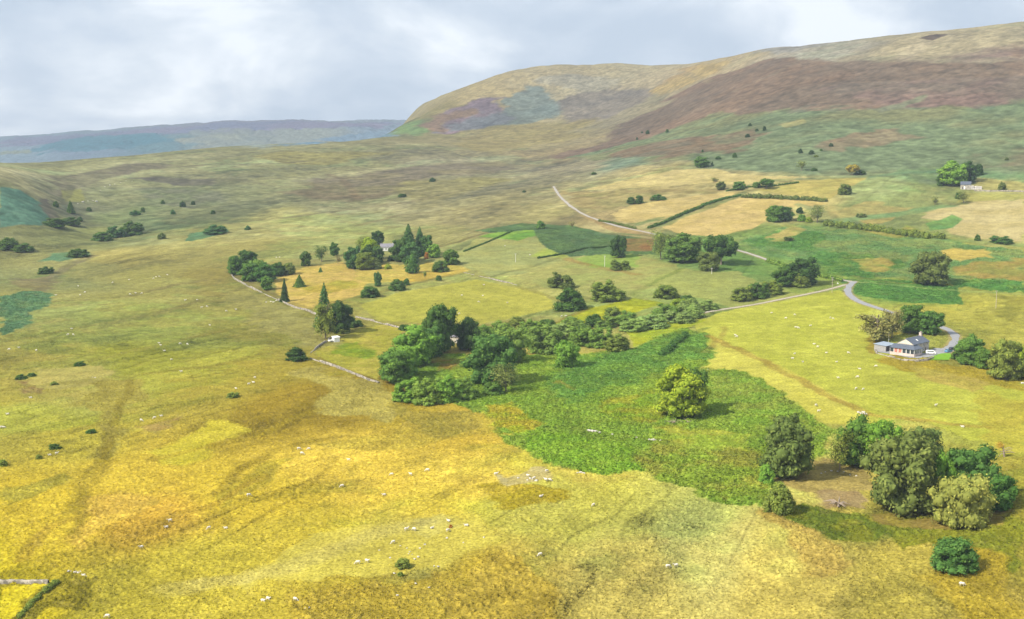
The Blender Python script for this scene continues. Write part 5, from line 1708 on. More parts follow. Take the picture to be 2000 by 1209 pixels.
# ---------------------------------------------------------------- shed beside the farmhouse
p = at(1728, 683)
zmin, zmid = base_z(p.x, p.y, 5, 4, RZ)
sh = tag(empty('shed', (p.x, p.y, zmid), RZ), 'flat-roofed shed with pale side and dark timber front beside the farmhouse', 'shed')
MB().box(-4.6, 4.6, -3.0, 3.0, zmin - zmid - 1, 2.6).build('wall', M['grey'], sh)
MB().box(-4.45, 4.6, -3.12, -3.0, 0.1, 2.5).build('front_cladding', M['timber'], sh)
MB().slab([(-5.0, -3.5, 2.72), (5.0, -3.5, 2.72), (5.0, 3.4, 3.1), (-5.0, 3.4, 3.1)], 0.12).build('roof', M['metal'], sh)
d_ = MB().box(0.6, 1.7, -3.17, -3.12, 0.1, 2.2).build('door', M['grey'], sh)
MB().box(1.45, 1.52, -3.22, -3.17, 1.1, 1.25).build('handle', M['rim'], d_)
p = at(1740.6, 672)
o = tubes([[(0, 0, -0.6, 0.12), (0, 0, 5.2, 0.10)]], 8)
tag(obj('flue_pole', mesh_np('flue_pole', o[0], o[1], True), M['palepole']), 'tall pale post rising behind the flat-roofed shed', 'post').location = (p.x, p.y + 4, p.z)

# ---------------------------------------------------------------- garden wall round the terrace
def wall_run(name, path, hgt, thick, label, cat='wall', mat=None, seed=0, group=None):
    pp = densify(parse(path), False, 10.0)
    wp = at_many(pp)[:, :2]
    seg = np.r_[0, np.cumsum(np.hypot(*np.diff(wp, axis=0).T))]
    tt = np.arange(0, seg[-1] + 0.8, 0.8)
    c = np.c_[np.interp(tt, seg, wp[:, 0]), np.interp(tt, seg, wp[:, 1])]
    tg = np.gradient(c, axis=0)
    tg /= np.linalg.norm(tg, axis=1)[:, None] + 1e-9
    nn = np.c_[-tg[:, 1], tg[:, 0]]
    r = np.random.default_rng(seed + 5)
    z = H(c[:, 0], c[:, 1])
    h_ = hgt * (1 + 0.22 * fbm(c[:, 0], c[:, 1], 14.0, 3, seed)) + r.uniform(-0.09, 0.09, len(c))
    # tumbled stretches
    gap = fbm(c[:, 0], c[:, 1], 22.0, 3, seed + 50)
    h_ = np.where(gap > 0.25, h_ * 0.35, h_)
    prof = [(-0.62, -0.6, 0), (-0.60, 0.0, 0), (-0.46, 0.6, 0), (-0.40, 1.0, 1), (0.40, 1.0, 1), (0.46, 0.6, 0), (0.60, 0.0, 0), (0.62, -0.6, 0)]
    V = []
    for o_, hh, top in prof:
        q = c + nn * (o_ * thick + r.uniform(-0.06, 0.06, len(c)))[:, None]
        V.append(np.c_[q, z + np.where(hh < 0, hh, hh * h_)])
    V = np.stack(V, 1).reshape(-1, 3)
    k = len(prof)
    i, j = np.meshgrid(np.arange(len(c) - 1), np.arange(k - 1), indexing='ij')
    a = (i * k + j).ravel()
    Fq = np.c_[a, a + k, a + k + 1, a + 1]
    o_ = obj(name, mesh_np(name, V, Fq), mat or M['dwall'])
    return tag(o_, label, cat, group)


wall_run('garden_wall', '1709,684 1712,690 1742,698 1766,704 1790,706 1812,704 1823,700', 0.8, 0.6, 'low pale stone wall edging the terrace in front of the farmhouse', seed=1)
wall_run('stone_wall', '447,530 458,545 478,556 497,566 520,576 545,587 575,601 598,606 624,618', 1.1500000000000001, 0.6, 'grey dry-stone wall along the outer side of the left wood', seed=2, group='dry-stone field walls')
wall_run('stone_wall', '606,690 625,675 646,662', 1.05, 0.6, 'short dry-stone wall from the dark rounded bush up to the white shed', seed=3, group='dry-stone field walls')
wall_run('stone_wall', '606,700 640,712 680,726 715,741 740,749', 1.05, 0.6, 'dry-stone wall closing the lower edge of the green enclosure', seed=4, group='dry-stone field walls')
wall_run('stone_wall', '695,620 735,629 775,640 795,646 842,640', 0.9500000000000001, 0.6, 'dry-stone wall along the top of the green enclosure', seed=5, group='dry-stone field walls')
wall_run('stone_wall', '-30,1139 30,1138 95,1139', 0.8, 0.8, 'pale broken wall in the bottom left corner', seed=6, group='dry-stone field walls')
wall_run('stone_wall', '1903,373 1930,374 1960,374 2005,375', 1.2, 1.0, 'pale tumbled wall running right from the ruined barn', seed=7, group='dry-stone field walls')
wall_run('stone_wall', '905,532 960,545 1010,557', 0.7, 0.8, 'low overgrown wall between the yellow pasture and the pale fields', seed=8, group='dry-stone field walls')

# ---------------------------------------------------------------- cottages, ruined barn, small sheds
def cottage(name, u, v, rz, lx, wy, ev, rg, label, wallm, roofm, wins, chim=True, cat='house', door=None):
    p = at(u, v)
    zmin, zmid = base_z(p.x, p.y, lx, wy, rz)
    h = tag(empty(name, (p.x, p.y, zmid), rz), label, cat)
    w = MB()
    w.box(-lx, lx, -wy, wy, zmin - zmid - 1, ev)
    w.hull([(s * lx, t_, z_) for s in (-1, 1) for t_, z_ in ((-wy, ev), (wy, ev), (0, rg))])
    w.build('wall', wallm, h)
    r = MB()
    sl = (rg - ev) / wy
    for s in (-1, 1):
        r.slab([(-lx - 0.2, 0, rg + 0.18), (lx + 0.2, 0, rg + 0.18), (lx + 0.2, s * (wy + 0.35), ev - sl * 0.35 + 0.18), (-lx - 0.2, s * (wy + 0.35), ev - sl * 0.35 + 0.18)], 0.13)
    rr = r.build('roof', roofm, h)
    if chim:
        MB().box(lx - 0.95, lx - 0.15, -0.45, 0.45, rg - 0.6, rg + 1.1).build('chimney', wallm, rr)
    for x, z in wins:
        wall_window(h, x, -wy, z, 0.95, 1.1, '-y')
    if door is not None:
        MB().box(door - 0.45, door + 0.45, -wy - 0.05, -wy, 0.02, 2.0).build('door', M['timber'], h)
    return h


cottage('cottage', 756, 489, math.radians(8), 5.6, 3.0, 3.0, 5.6, 'white walled cottage with purple grey slates half hidden in the farm wood', M['white'], M['slate2'], [(-3.6, 0.9), (-0.9, 0.9), (3.2, 0.9)], door=1.3)
cottage('outbuilding', 699, 497, math.radians(20), 2.6, 1.8, 2.2, 3.6, 'small grey roofed outbuilding among trees left of the white cottage', M['stone'], M['slate2'], [], False, 'outbuilding', door=0.2)
cottage('cottage', 893, 668, math.radians(-6), 5.0, 3.0, 3.3, 6.0, 'cottage with grey roof peeping out between the dark trees of the grove', M['render'], M['slate2'], [(-3.2, 0.9), (0.3, 0.9), (3.0, 0.9)], door=1.4)
barn = cottage('ruined_barn', 1886, 369, math.radians(-22), 4.6, 3.0, 4.2, 6.9, 'grey stone barn with blue slate roof and roofless ruined wing on its right', M['stone'], M['slate'], [], False, 'barn', door=-2.6)
MB().box(-1.6, -0.4, -3.08, -3.0, 0.0, 2.6).build('pale_door', M['white'], barn)
rw = MB()
fz = -3.5
rw.box(4.6, 10.5, -2.8, -2.1, fz, 2.6)
rw.box(4.6, 7.0, -2.8, -2.1, 2.6, 3.4)
rw.box(7.9, 10.5, -2.8, -2.1, 2.6, 3.0)
rw.box(10.5, 14.2, -2.6, 2.4, fz, 2.7)
rw.box(4.6, 10.5, 2.0, 2.6, fz, 1.8)
rw.build('ruined_wing', stone_mat('pale_grey_rubble', (0.46, 0.43, 0.40)), barn)
MB().box(7.0, 7.9, -2.86, -2.8, 1.1, 2.3).build('opening_shade', M['timber'], barn)  # dark panel on the solid wall imitates the shade inside a window hole

p = at(656, 667)
zmin, zmid = base_z(p.x, p.y, 2, 2, math.radians(35))
s_ = tag(empty('field_shed', (p.x, p.y, zmid), math.radians(35)), 'small white shed with dark side at the corner of the green enclosure', 'shed')
MB().box(-1.6, 1.6, -1.3, 1.3, zmin - zmid - 0.6, 2.3).build('wall', M['white'], s_)
MB().box(1.6, 1.66, -1.1, 1.1, 0.05, 2.0).build('dark_side', M['timber'], s_)  # dark panel fixed over one solid side wall
MB().slab([(-1.9, -1.6, 2.4), (1.9, -1.6, 2.4), (1.9, 1.6, 2.8), (-1.9, 1.6, 2.8)], 0.1).build('roof', M['white'], s_)
p = at(647, 668)
zmin, zmid = base_z(p.x, p.y, 1.2, 1.0, 0.6)
t_ = tag(empty('trailer', (p.x, p.y, zmid + 0.05), 0.6), 'low white trailer standing left of the small white shed', 'trailer')
MB().box(-1.5, 1.5, -0.8, 0.8, 0.45, 1.1).build('body', M['white'], t_, 0.06)
MB().box(1.5, 2.4, -0.05, 0.05, 0.45, 0.55).build('drawbar', M['timber'], t_)
for yy in (-0.85, 0.85):
    MB().cyl((0, yy, 0.3), 0.3, 'y', 0.16).build('wheel', M['rubber'], t_)

# ---------------------------------------------------------------- vehicles in the yard
def car(u, v, rz, rgb, label, s=1.0, van=False):
    p = at(u, v)
    c = tag(empty('parked_car', (p.x, p.y, p.z + 0.1), rz), label, 'car', 'vehicles in the farmhouse yard')
    pm = paint('paint', rgb)
    hw = 0.86 * s
    if van:
        prof = [(-2.2, 0.35), (-2.2, 1.2), (-2.1, 1.75), (1.2, 1.78), (1.75, 1.15), (2.15, 0.95), (2.2, 0.35)]
        cab = [(-1.9, 1.15), (-1.85, 1.68), (1.15, 1.7), (1.62, 1.15)]
    else:
        prof = [(-2.05, 0.32), (-2.08, 0.75), (-1.95, 0.95), (-1.2, 1.0), (0.9, 0.98), (1.9, 0.82), (2.08, 0.62), (2.05, 0.32)]
        cab = [(-1.75, 0.97), (-1.2, 1.42), (0.1, 1.46), (1.05, 0.97)]
    b = MB()
    b.extrude_y([(x * s, z * s) for x, z in prof], -hw, hw)
    body = b.build('body', pm, c, 0.05)
    if not van:
        g = MB()
        g.hull([(x * s, sg * (hw - (0.06 if z < 1.1 else 0.2)), z * s) for x, z in cab for sg in (-1, 1)])
        g.build('glasshouse', M['glass'], c)
        r = MB()
        r.hull([(x * s, sg * (hw - 0.19), z * s) for x, z in ((-1.22, 1.43), (0.12, 1.46), (-1.15, 1.5), (0.05, 1.52)) for sg in (-1, 1)])
        r.build('roof', pm, c)
    else:
        for sg in (-1, 1):
            MB().hull([(x * s, sg * (hw + 0.003), z * s) for x, z in ((-1.7, 1.2), (-1.7, 1.6), (1.0, 1.62), (1.35, 1.2))] + [(x * s, sg * (hw + 0.02), z * s) for x, z in ((-1.7, 1.2), (-1.7, 1.6), (1.0, 1.62), (1.35, 1.2))]).build('side_window', M['glass'], c)
    for x in (-1.3, 1.3):
        for sg in (-1, 1):
            w = MB().cyl((x * s, sg * (hw - 0.05), 0.32 * s), 0.32 * s, 'y', 0.22).build('wheel', M['rubber'], c)
            MB().cyl((x * s, sg * (hw + 0.065), 0.32 * s), 0.19 * s, 'y', 0.02).build('rim', M['rim'], w)
    for sg in (-1, 1):
        MB().box(2.04 * s, 2.1 * s, sg * 0.6 - 0.14, sg * 0.6 + 0.14, 0.60 * s, 0.74 * s).build('headlight', M['frame'], c)
        MB().box(-2.12 * s, -2.06 * s, sg * 0.62 - 0.1, sg * 0.62 + 0.1, 0.65 * s, 0.85 * s).build('tail_light', M['red'], c)
    return c


car(1818, 692, math.radians(-12), (0.80, 0.80, 0.79), 'white car parked in front of the farmhouse wall', 1.0, True)
car(1852, 688, math.radians(38), (0.10, 0.28, 0.46), 'blue car parked on the drive beside the small lawn', 1.0)
car(1860, 684, math.radians(30), (0.02, 0.02, 0.025), 'black car parked right behind the blue one', 1.0)

# ---------------------------------------------------------------- poles and the road sign
for u, v, hpx, mk, label, tr in ((1181, 521, 22, 'palepole', 'pale pole in the small field left of the grey green bush', 0), (1390, 535, 12, 'palepole', 'short pole at the foot of the leaning dark tree', 0),
                                 (1625, 572, 31, 'pole', 'utility pole with transformer box by the road junction', 1), (1945, 603, 36, 'pole', 'tall weathered pole on the rough slope right of the dark beech', 0),
                                 (1007, 512, 17, 'palepole', 'faint thin pole standing in the pale green field', 0)):
    p = at(u, v)
    h_ = hpx * depth_of(p) / F
    o = tag(empty('utility_pole', p), label, 'pole', 'poles of the power line')
    q = tubes([[(0, 0, -0.8, 0.17), (0, 0, h_ * 0.5, 0.15), (0, 0, h_, 0.12)]], 8)
    obj('mast', mesh_np('mast', q[0], q[1], True), M[mk], o)
    MB().box(-0.75, 0.75, 0.13, 0.23, h_ - 0.55, h_ - 0.40).build('crossarm', M[mk], o)
    for x in (-0.62, 0.0, 0.62):
        MB().cyl((x, 0.18, h_ - 0.30), 0.06, 'z', 0.2, 8).build('insulator', M['white'], o)
    if tr:
        MB().box(-0.35, 0.35, -0.6, -0.15, h_ - 2.0, h_ - 1.1).build('transformer', M['grey'], o, 0.04)
p = at(1636, 560)
o = tag(empty('road_sign', p), 'small white triangular sign on a post by the road junction', 'sign')
q = tubes([[(0, 0, -0.4, 0.05), (0, 0, 2.9, 0.05)]], 6)
obj('post', mesh_np('post', q[0], q[1], True), M['grey'], o)
MB().hull([(-0.6, -0.06, 1.9), (0.6, -0.06, 1.9), (0, -0.06, 2.95), (-0.6, -0.09, 1.9), (0.6, -0.09, 1.9), (0, -0.09, 2.95)]).build('board', M['white'], o)

# ---------------------------------------------------------------- dead trees
DEADWOOD = simple_mat('weathered_dead_wood', (0.27, 0.215, 0.165), 0.3, 2.0, bump=0.4)
p = at(1637, 988)
r = random.Random(3)
pth = [[(-0.4, -1.8, 0.1, 0.34), (0.0, -0.4, 0.4, 0.30), (0.6, 1.2, 0.8, 0.22), (1.0, 2.6, 1.3, 0.13), (1.3, 3.6, 1.6, 0.05)]]
for k in range(17):
    a = k * 0.62 + r.uniform(-0.2, 0.2)
    ln = r.uniform(2.0, 4.4)
    pth.append([(0.1, 0.0, 0.7, 0.15), (math.cos(a) * ln * 0.5, math.sin(a) * ln * 0.5, r.uniform(0.6, 1.5), 0.12), (math.cos(a) * ln, math.sin(a) * ln, r.uniform(0.05, 0.9), 0.05)])
q = tubes(pth)
o = tag(empty('dead_tree', p), 'bleached fallen tree with bare spreading limbs in the clearing of the copse', 'tree')
obj('trunk', mesh_np('trunk', q[0], q[1], True), DEADWOOD, o)
p = at(1962, 892)
o = tag(empty('dead_tree', p), 'half-dead leaning thorn with pale twisted limbs and orange leaves at right', 'tree')
pth = [[(0, 0, -0.3, 0.32), (-0.3, 0, 1.0, 0.26), (-0.5, 0.2, 2.4, 0.18), (-0.2, 0.4, 4.0, 0.06)]]
for k in range(12):
    a = k * 1.1 + r.uniform(-0.3, 0.3)
    ln = r.uniform(1.8, 3.6)
    z0 = r.uniform(0.5, 2.4)
    pth.append([(-0.25, 0, z0, 0.13), (math.cos(a) * ln * 0.55, math.sin(a) * ln * 0.4, z0 + r.uniform(0.1, 0.9), 0.09), (math.cos(a) * ln, math.sin(a) * ln * 0.7, max(0.2, z0 + r.uniform(-0.5, 1.5)), 0.03)])
q = tubes(pth)
obj('trunk', mesh_np('trunk', q[0], q[1], True), DEADWOOD, o)
cm, _ = form_mesh('sparse', 1)
c_ = obj('crown', cm, None, o)
c_.location = (-1.2, 0.5, 2.0)
c_.scale = (3.6, 3.6, 2.6)
c_.color = (0.50, 0.34, 0.05, 1)
p = at(1325, 826)
o = tag(empty('dead_branches', p), 'grey dead branches lying at the foot of the lone bright tree', 'branches')
pth = []
for k in range(16):
    a = r.uniform(0, 6.28)
    x, y = r.uniform(-4, 4), r.uniform(-1.6, 1.2)
    ln = r.uniform(1.2, 3.0)
    pth.append([(x, y, 0.3, 0.10), (x + math.cos(a) * ln * 0.5, y + math.sin(a) * ln * 0.4, r.uniform(0.5, 1.1), 0.08), (x + math.cos(a) * ln, y + math.sin(a) * ln * 0.7, r.uniform(0.3, 1.5), 0.03)])
q = tubes(pth)
obj('limbs', mesh_np('limbs', q[0], q[1], True), DEADWOOD, o)
# ---------------------------------------------------------------- hedges
def hedge(path, wid, hgt, tint, label, seed, group='hedges between the upper fields', dens=1.0):
    pp = densify(parse(path), False, 10.0)
    wp = at_many(pp)
    seg = np.r_[0, np.cumsum(np.hypot(*np.diff(wp[:, :2], axis=0).T))]
    r = np.random.default_rng(seed)
    V, Fq, T_ = [], [], []
    b0 = 0
    s = 0.0
    o0 = wp[len(wp) // 2]
    while s < seg[-1]:
        x, y = np.interp(s, seg, wp[:, 0]), np.interp(s, seg, wp[:, 1])
        k = r.uniform(0.7, 1.3)
        rad = np.array([wid * 0.5 * k, wid * 0.5 * k, hgt * 0.62 * k])
        c = np.array([x + r.uniform(-0.3, 0.3) * wid, y + r.uniform(-0.3, 0.3) * wid, 0])
        c[2] = float(H(c[0], c[1])) + hgt * 0.36 * k
        n = int(70 * dens)
        d = unit(r, n)
        P = c + d * rad * r.uniform(0.85, 1.15, (n, 1))
        N = d + unit(r, n) * 0.6 + np.array([0, 0, 0.3])
        N /= np.linalg.norm(N, axis=1)[:, None]
        V.append(leaf_quads(r, P, N, wid * 0.30) - o0)
        Fq.append(np.arange(4 * n).reshape(n, 4) + b0)
        T_.append(np.repeat(r.uniform(0.75, 1.25, n), 4) * r.uniform(0.8, 1.2))
        b0 += 4 * n
        V.append(c + ICO_V * rad * 0.88 - o0)
        Fq.append(np.c_[ICO_F, ICO_F[:, 2]] + b0)
        T_.append(np.full(len(ICO_V), 0.9))
        b0 += len(ICO_V)
        s += wid * r.uniform(0.28, 0.5)
    me = leafy('hedge', np.vstack(V), np.vstack(Fq), np.concatenate(T_))
    o = obj('hedge', me, LEAF)
    o.location = o0
    o.color = (*TINT[tint], 1)
    return tag(o, label, 'hedge', group)


hedge('1610,440 1640,443 1680,448 1720,452 1760,459 1800,465 1850,467', 5.2, 4.6, 'ol', 'long thick hedge running down to the right above the green bracken slope', 1)
hedge('1452,386 1500,387 1550,390 1612,394', 4.2, 3.4, 'sy', 'straight trimmed hedge along the top of the largest straw field', 2)
hedge('1268,446 1300,434 1340,416 1372,404', 3.2, 2.0, 'dk', 'ragged low hedge bank left of the largest straw field', 3)
hedge('1372,402 1410,390 1448,382', 3.0, 1.8, 'gd', 'thin upper stretch of the hedge bank between the two straw fields', 4)
hedge('1170,432 1195,436 1215,440 1240,447', 2.4, 1.6, 'sy', 'patchy bushes along the lane verge below the narrow straw field', 5, dens=0.7)
hedge('1420,374 1460,366 1500,365 1560,357', 2.4, 1.6, 'dk', 'low green strip of scrub beneath the row of four field trees', 6, dens=0.8)
hedge('1000,452 960,470 905,492', 1.6, 1.0, 'dk', 'thin dark hedge line right of the farm wood', 7, dens=0.7)
hedge('1050,505 1080,500 1110,494 1140,486 1200,482', 2.0, 1.2, 'vd', 'dark bracken bank under the broad bracken patch', 8, dens=0.7)
hedge('1340,655 1322,668 1305,684 1295,694', 3.0, 1.8, 'gd', 'dark brambles lining the ditch below the silvery willows', 9)
hedge('1288,461.5 1330,470.5 1390,480.5 1436,489', 4.0, 2.6, 'sy', 'bracken grown bank hiding the sunken lane beside the roadside trees', 11, group='banks along the sunken lane')
hedge('1499,510.5 1540,524 1600,540 1646,549', 3.6, 2.4, 'wi', 'green bracken bank hiding the lane just before the road junction', 12, group='banks along the sunken lane')
hedge('40,1206 62,1180 85,1158 112,1138', 1.3, 0.9, 'ol', 'rank green rushes in the gully at the bottom left', 10, group='rushes')

# ---------------------------------------------------------------- sheep
def sheep_mesh(pose):
    bm = bmesh.new()

    def ball(c, r, s=(1, 1, 1)):
        m_ = Matrix.Translation(c) @ Matrix.Diagonal((r * s[0], r * s[1], r * s[2], 1))
        bmesh.ops.create_uvsphere(bm, u_segments=14, v_segments=9, radius=1.0, matrix=m_)

    def limb(a, b, r0, r1):
        a, b = Vector(a), Vector(b)
        d = b - a
        m_ = Matrix.Translation((a + b) / 2) @ d.to_track_quat('Z', 'Y').to_matrix().to_4x4()
        bmesh.ops.create_cone(bm, cap_ends=True, segments=8, radius1=r0, radius2=r1, depth=d.length, matrix=m_)

    zb = 0.34 if pose == 'lying' else 0.62
    ball((0.18, 0, zb), 0.27, (1.25, 0.9, 0.95))
    ball((-0.22, 0, zb + 0.01), 0.29, (1.3, 0.95, 0.98))
    ball((0, 0, zb - 0.04), 0.27, (1.8, 0.95, 0.9))
    if pose == 'grazing':
        hd = (0.78, 0.05, 0.16)
    elif pose == 'lying':
        hd = (0.66, 0.04, 0.62)
    else:
        hd = (0.72, 0.05, 0.92)
    limb((0.38, 0, zb + 0.05), (hd[0] - 0.08, hd[1], hd[2] + (0.08 if pose == 'grazing' else 0)), 0.15, 0.085)
    ball(hd, 0.10, (1.0, 0.8, 0.95))
    tip = (hd[0] + 0.13, hd[1], hd[2] - 0.08)
    limb(hd, tip, 0.085, 0.055)
    ball(tip, 0.058)
    for s in (-1, 1):
        limb((hd[0] - 0.04, hd[1] + s * 0.07, hd[2] + 0.04), (hd[0] - 0.07, hd[1] + s * 0.18, hd[2] + 0.05), 0.035, 0.02)
    limb((-0.55, 0, zb + 0.05), (-0.63, 0, zb - 0.22), 0.05, 0.03)
    if pose != 'lying':
        for s in (-1, 1):
            limb((0.30, s * 0.14, zb - 0.10), (0.29, s * 0.14, 0.26), 0.075, 0.042)
            limb((0.29, s * 0.14, 0.28), (0.30, s * 0.14, 0.0), 0.042, 0.036)
            limb((-0.36, s * 0.15, zb - 0.05), (-0.32, s * 0.15, 0.36), 0.10, 0.055)
            limb((-0.32, s * 0.15, 0.38), (-0.42, s * 0.15, 0.26), 0.052, 0.044)
            limb((-0.42, s * 0.15, 0.28), (-0.40, s * 0.15, 0.0), 0.044, 0.036)
    else:
        for s in (-1, 1):
            limb((0.30, s * 0.16, 0.16), (0.55, s * 0.15, 0.05), 0.07, 0.04)
            limb((-0.36, s * 0.2, 0.2), (-0.12, s * 0.26, 0.06), 0.09, 0.04)
    me = bpy.data.meshes.new('sheep_blank')
    bm.to_mesh(me)
    bm.free()
    o = bpy.data.objects.new('sheep_blank', me)
    COL.objects.link(o)
    rm = o.modifiers.new('remesh', 'REMESH')
    rm.mode = 'VOXEL'
    rm.voxel_size = 0.035
    sm = o.modifiers.new('smooth', 'SMOOTH')
    sm.iterations = 2
    sm.factor = 0.5
    dg = bpy.context.evaluated_depsgraph_get()
    out = bpy.data.meshes.new_from_object(o.evaluated_get(dg))
    bpy.data.objects.remove(o)
    bpy.data.meshes.remove(me)
    out.name = 'sheep'
    out.polygons.foreach_set('use_smooth', np.ones(len(out.polygons), bool))
    return out


fl, t, b = mat_new('fleece')
tcn = node(t, 'ShaderNodeTexCoord')
nz = node(t, 'ShaderNodeTexNoise', i_Scale=9.0, i_Detail=4.0)
t.links.new(tcn.outputs['Object'], nz.inputs[0])
rr = ramp(t, [(0.3, (0.46, 0.42, 0.35)), (0.7, (0.60, 0.57, 0.50))])
t.links.new(nz.outputs[0], rr.inputs[0])
t.links.new(rr.outputs[0], b.inputs['Base Color'])
SHEEP = {k: sheep_mesh(k) for k in ('grazing', 'standing', 'lying')}
for k in SHEEP.values():
    k.materials.append(fl)
FLOCKS = [
    ('in the upper farmhouse pasture', '1436,655 1439,659 1507,612 1535,623 1552,616 1554,641 1559,642 1583,637 1622,622 1627,624'),
    ('in the middle farmhouse pasture', '1548,701 1552,692 1568,709 1590,673 1597,679 1614,690 1634,708 1657,691'),
    ('of four below the farmhouse wall', '1637,740 1675,738 1679,723 1711,717'),
    ('along the paler pasture strip', '1594,794 1599,805 1672,761 1686,762 1828,794 1880,835 1997,750'),
    ('in the yellow middle pasture', '897,614 902,578 935,591 943,579 945,557 991,592 1097,619 1105,618'),
    ('outside the wall of the left wood', '442,609 461,605 520,592 529,590 534,591 540,589 540,504 546,503'),
    ('on the upper left slope', '109,577 153,560 157,577 166,572 220,553 252,547 254,576 265,573 277,574 300,545 305,542 311,541 327,538'),
    ('on the slope below the left wood', '311,672 314,675 321,686 335,704 352,673 354,728 362,588 366,674 385,587 394,602 404,600 410,636'),
    ('beside the left border bracken', '18,684 37,681 71,686 133,655 140,643 143,655'),
    ('among dark tufts at lower left', '3,837 8,837 15,810 60,778 97,890 111,888 276,823 302,818 315,815'),
    ('on the rushy rise left of centre', '461,760 486,752 495,748 498,739'),
    ('in yellow grass at lower left', '210,1207 276,1072 325,1031 332,1020 408,1034 441,1033 486,970'),
    ('in the golden middle foreground', '584,879 590,888 603,879 668,952 681,901 750,968 765,929 802,929 835,921 969,929'),
    ('on the bare knoll at the bottom', '514,1175 524,1171 577,1174 699,1102 717,1099 768,1062 794,1037 809,1037 844,1033 875,1039 876,1019 911,1028'),
    ('from the bracken edge to lower right', '1031,932 1043,937 1055,1086 1057,971 1066,940 1068,923 1074,940 1159,989 1305,1110 1320,1108 1879,1145'),
    ('of two in the pale upper field', '986,481 1035,499'),
]
ORD = ['leftmost', 'second from left', 'third from left', 'fourth from left', 'fifth from left', 'sixth from left', 'seventh from left', 'eighth from left', 'ninth from left', 'tenth from left', 'eleventh from left', 'twelfth from left', 'thirteenth from left']
rs = random.Random(12)
for where, lst in FLOCKS:
    ps = sorted([tuple(map(float, q.split(','))) for q in lst.split()])
    ws = at_many(ps)
    for k, w in enumerate(ws):
        pose = rs.choice(['grazing', 'grazing', 'standing', 'lying'])
        o = obj('sheep', SHEEP[pose])
        o.location = (w[0], w[1], w[2] + 0.06)
        s = rs.uniform(0.95, 1.15)
        o.scale = (s, s, s)
        # mostly broadside to the slope
        o.rotation_euler = (0, 0, rs.choice([0, math.pi]) + rs.uniform(-0.7, 0.7))
        nth = 'rightmost' if k == len(ws) - 1 else ORD[k]
        tag(o, 'white sheep %s, %s %s' % (pose, nth, where), 'sheep', 'sheep grazing on the open slopes')

# ---------------------------------------------------------------- loose stones
def rock_mesh(seed):
    r = random.Random(seed)
    bm = bmesh.new()
    bmesh.ops.create_icosphere(bm, subdivisions=2, radius=1.0)
    for v in bm.verts:
        q = v.co
        k = 1 + 0.28 * math.sin(q.x * 3.1 + seed) * math.cos(q.y * 2.7 - seed) + r.uniform(-0.10, 0.10)
        v.co = Vector((q.x * k, q.y * k * 0.75, max(-0.35, q.z * k * 0.55)))
    me = bpy.data.meshes.new('stone')
    bm.to_mesh(me)
    bm.free()
    me.materials.append(M['rock'])
    return me


ROCKS = [rock_mesh(k) for k in range(4)]
STONES = [
    ('small pale stone in the scatter on the bare knoll', 0.30, '741,1075 800,1078 795,1071 810,1092 817,1088 820,1071 945,1050 848,1106 856,1107 873,1051 597,1189 603,1187 805,1083 798,1082 762,1090 830,1064 782,1066 905,1060 776,1163 770,1120 812,1140 838,1148'),
    ('pale stone by the worn patch at the bracken edge', 0.45, '1128,924 1134,923 1140,925 1036,935 1030,938 1047,939 1012,934'),
    ('whitish stone in the old wall line through the bracken', 0.7, '1152,842 1158,843 1164,844 1171,845 1196,849 1268,859 1274,860 1281,860 1290,862 1244,855'),
    ('pale stone of the heap at the pasture corner', 0.6, '1677,806 1682,808 1687,806 1691,809 1684,804'),
    ('pinkish stone of the small scree at lower left', 0.45, '134,1116 140,1117 147,1119 153,1120 159,1122 164,1124 168,1127 156,1117'),
    ('grey boulder on the rocky outcrop of the left hillside', 1.3, '152,398 162,395 172,393 182,392 188,394 205,365 215,362 224,360 246,353 258,354 196,372 236,357'),
    ('pale stone lying on the left slope', 0.4, '181,737 186,738 1382,722 1444,768'),
    ('stone among the roots at the rear of the copse clearing', 0.4, '1612,922 1624,920 1636,921 1648,922 1660,928 1672,930 1604,925'),
]
for lb, size, lst in STONES:
    ps = [tuple(map(float, q.split(','))) for q in lst.split()]
    for w in at_many(ps):
        o = obj('stone', ROCKS[rs.randrange(4)])
        s = size * rs.uniform(0.6, 1.35)
        o.location = (w[0], w[1], w[2] + s * 0.22)
        o.scale = (s, s, s * rs.uniform(0.7, 1.1))
        o.rotation_euler = (rs.uniform(-0.15, 0.15), rs.uniform(-0.15, 0.15), rs.uniform(0, 6.28))
        tag(o, lb, 'stone', lb + 's')

# ---------------------------------------------------------------- ground cover: bracken fronds and rank grass
rg_ = np.random.default_rng(99)
dX = np.gradient(XS)
area = (np.tile(dX, NY) * gy) * np.repeat(np.gradient(YS), NX)


def scatter(weight, n):
    w = weight * area
    w = w / w.sum()
    i = rg_.choice(len(w), n, p=w)
    return i


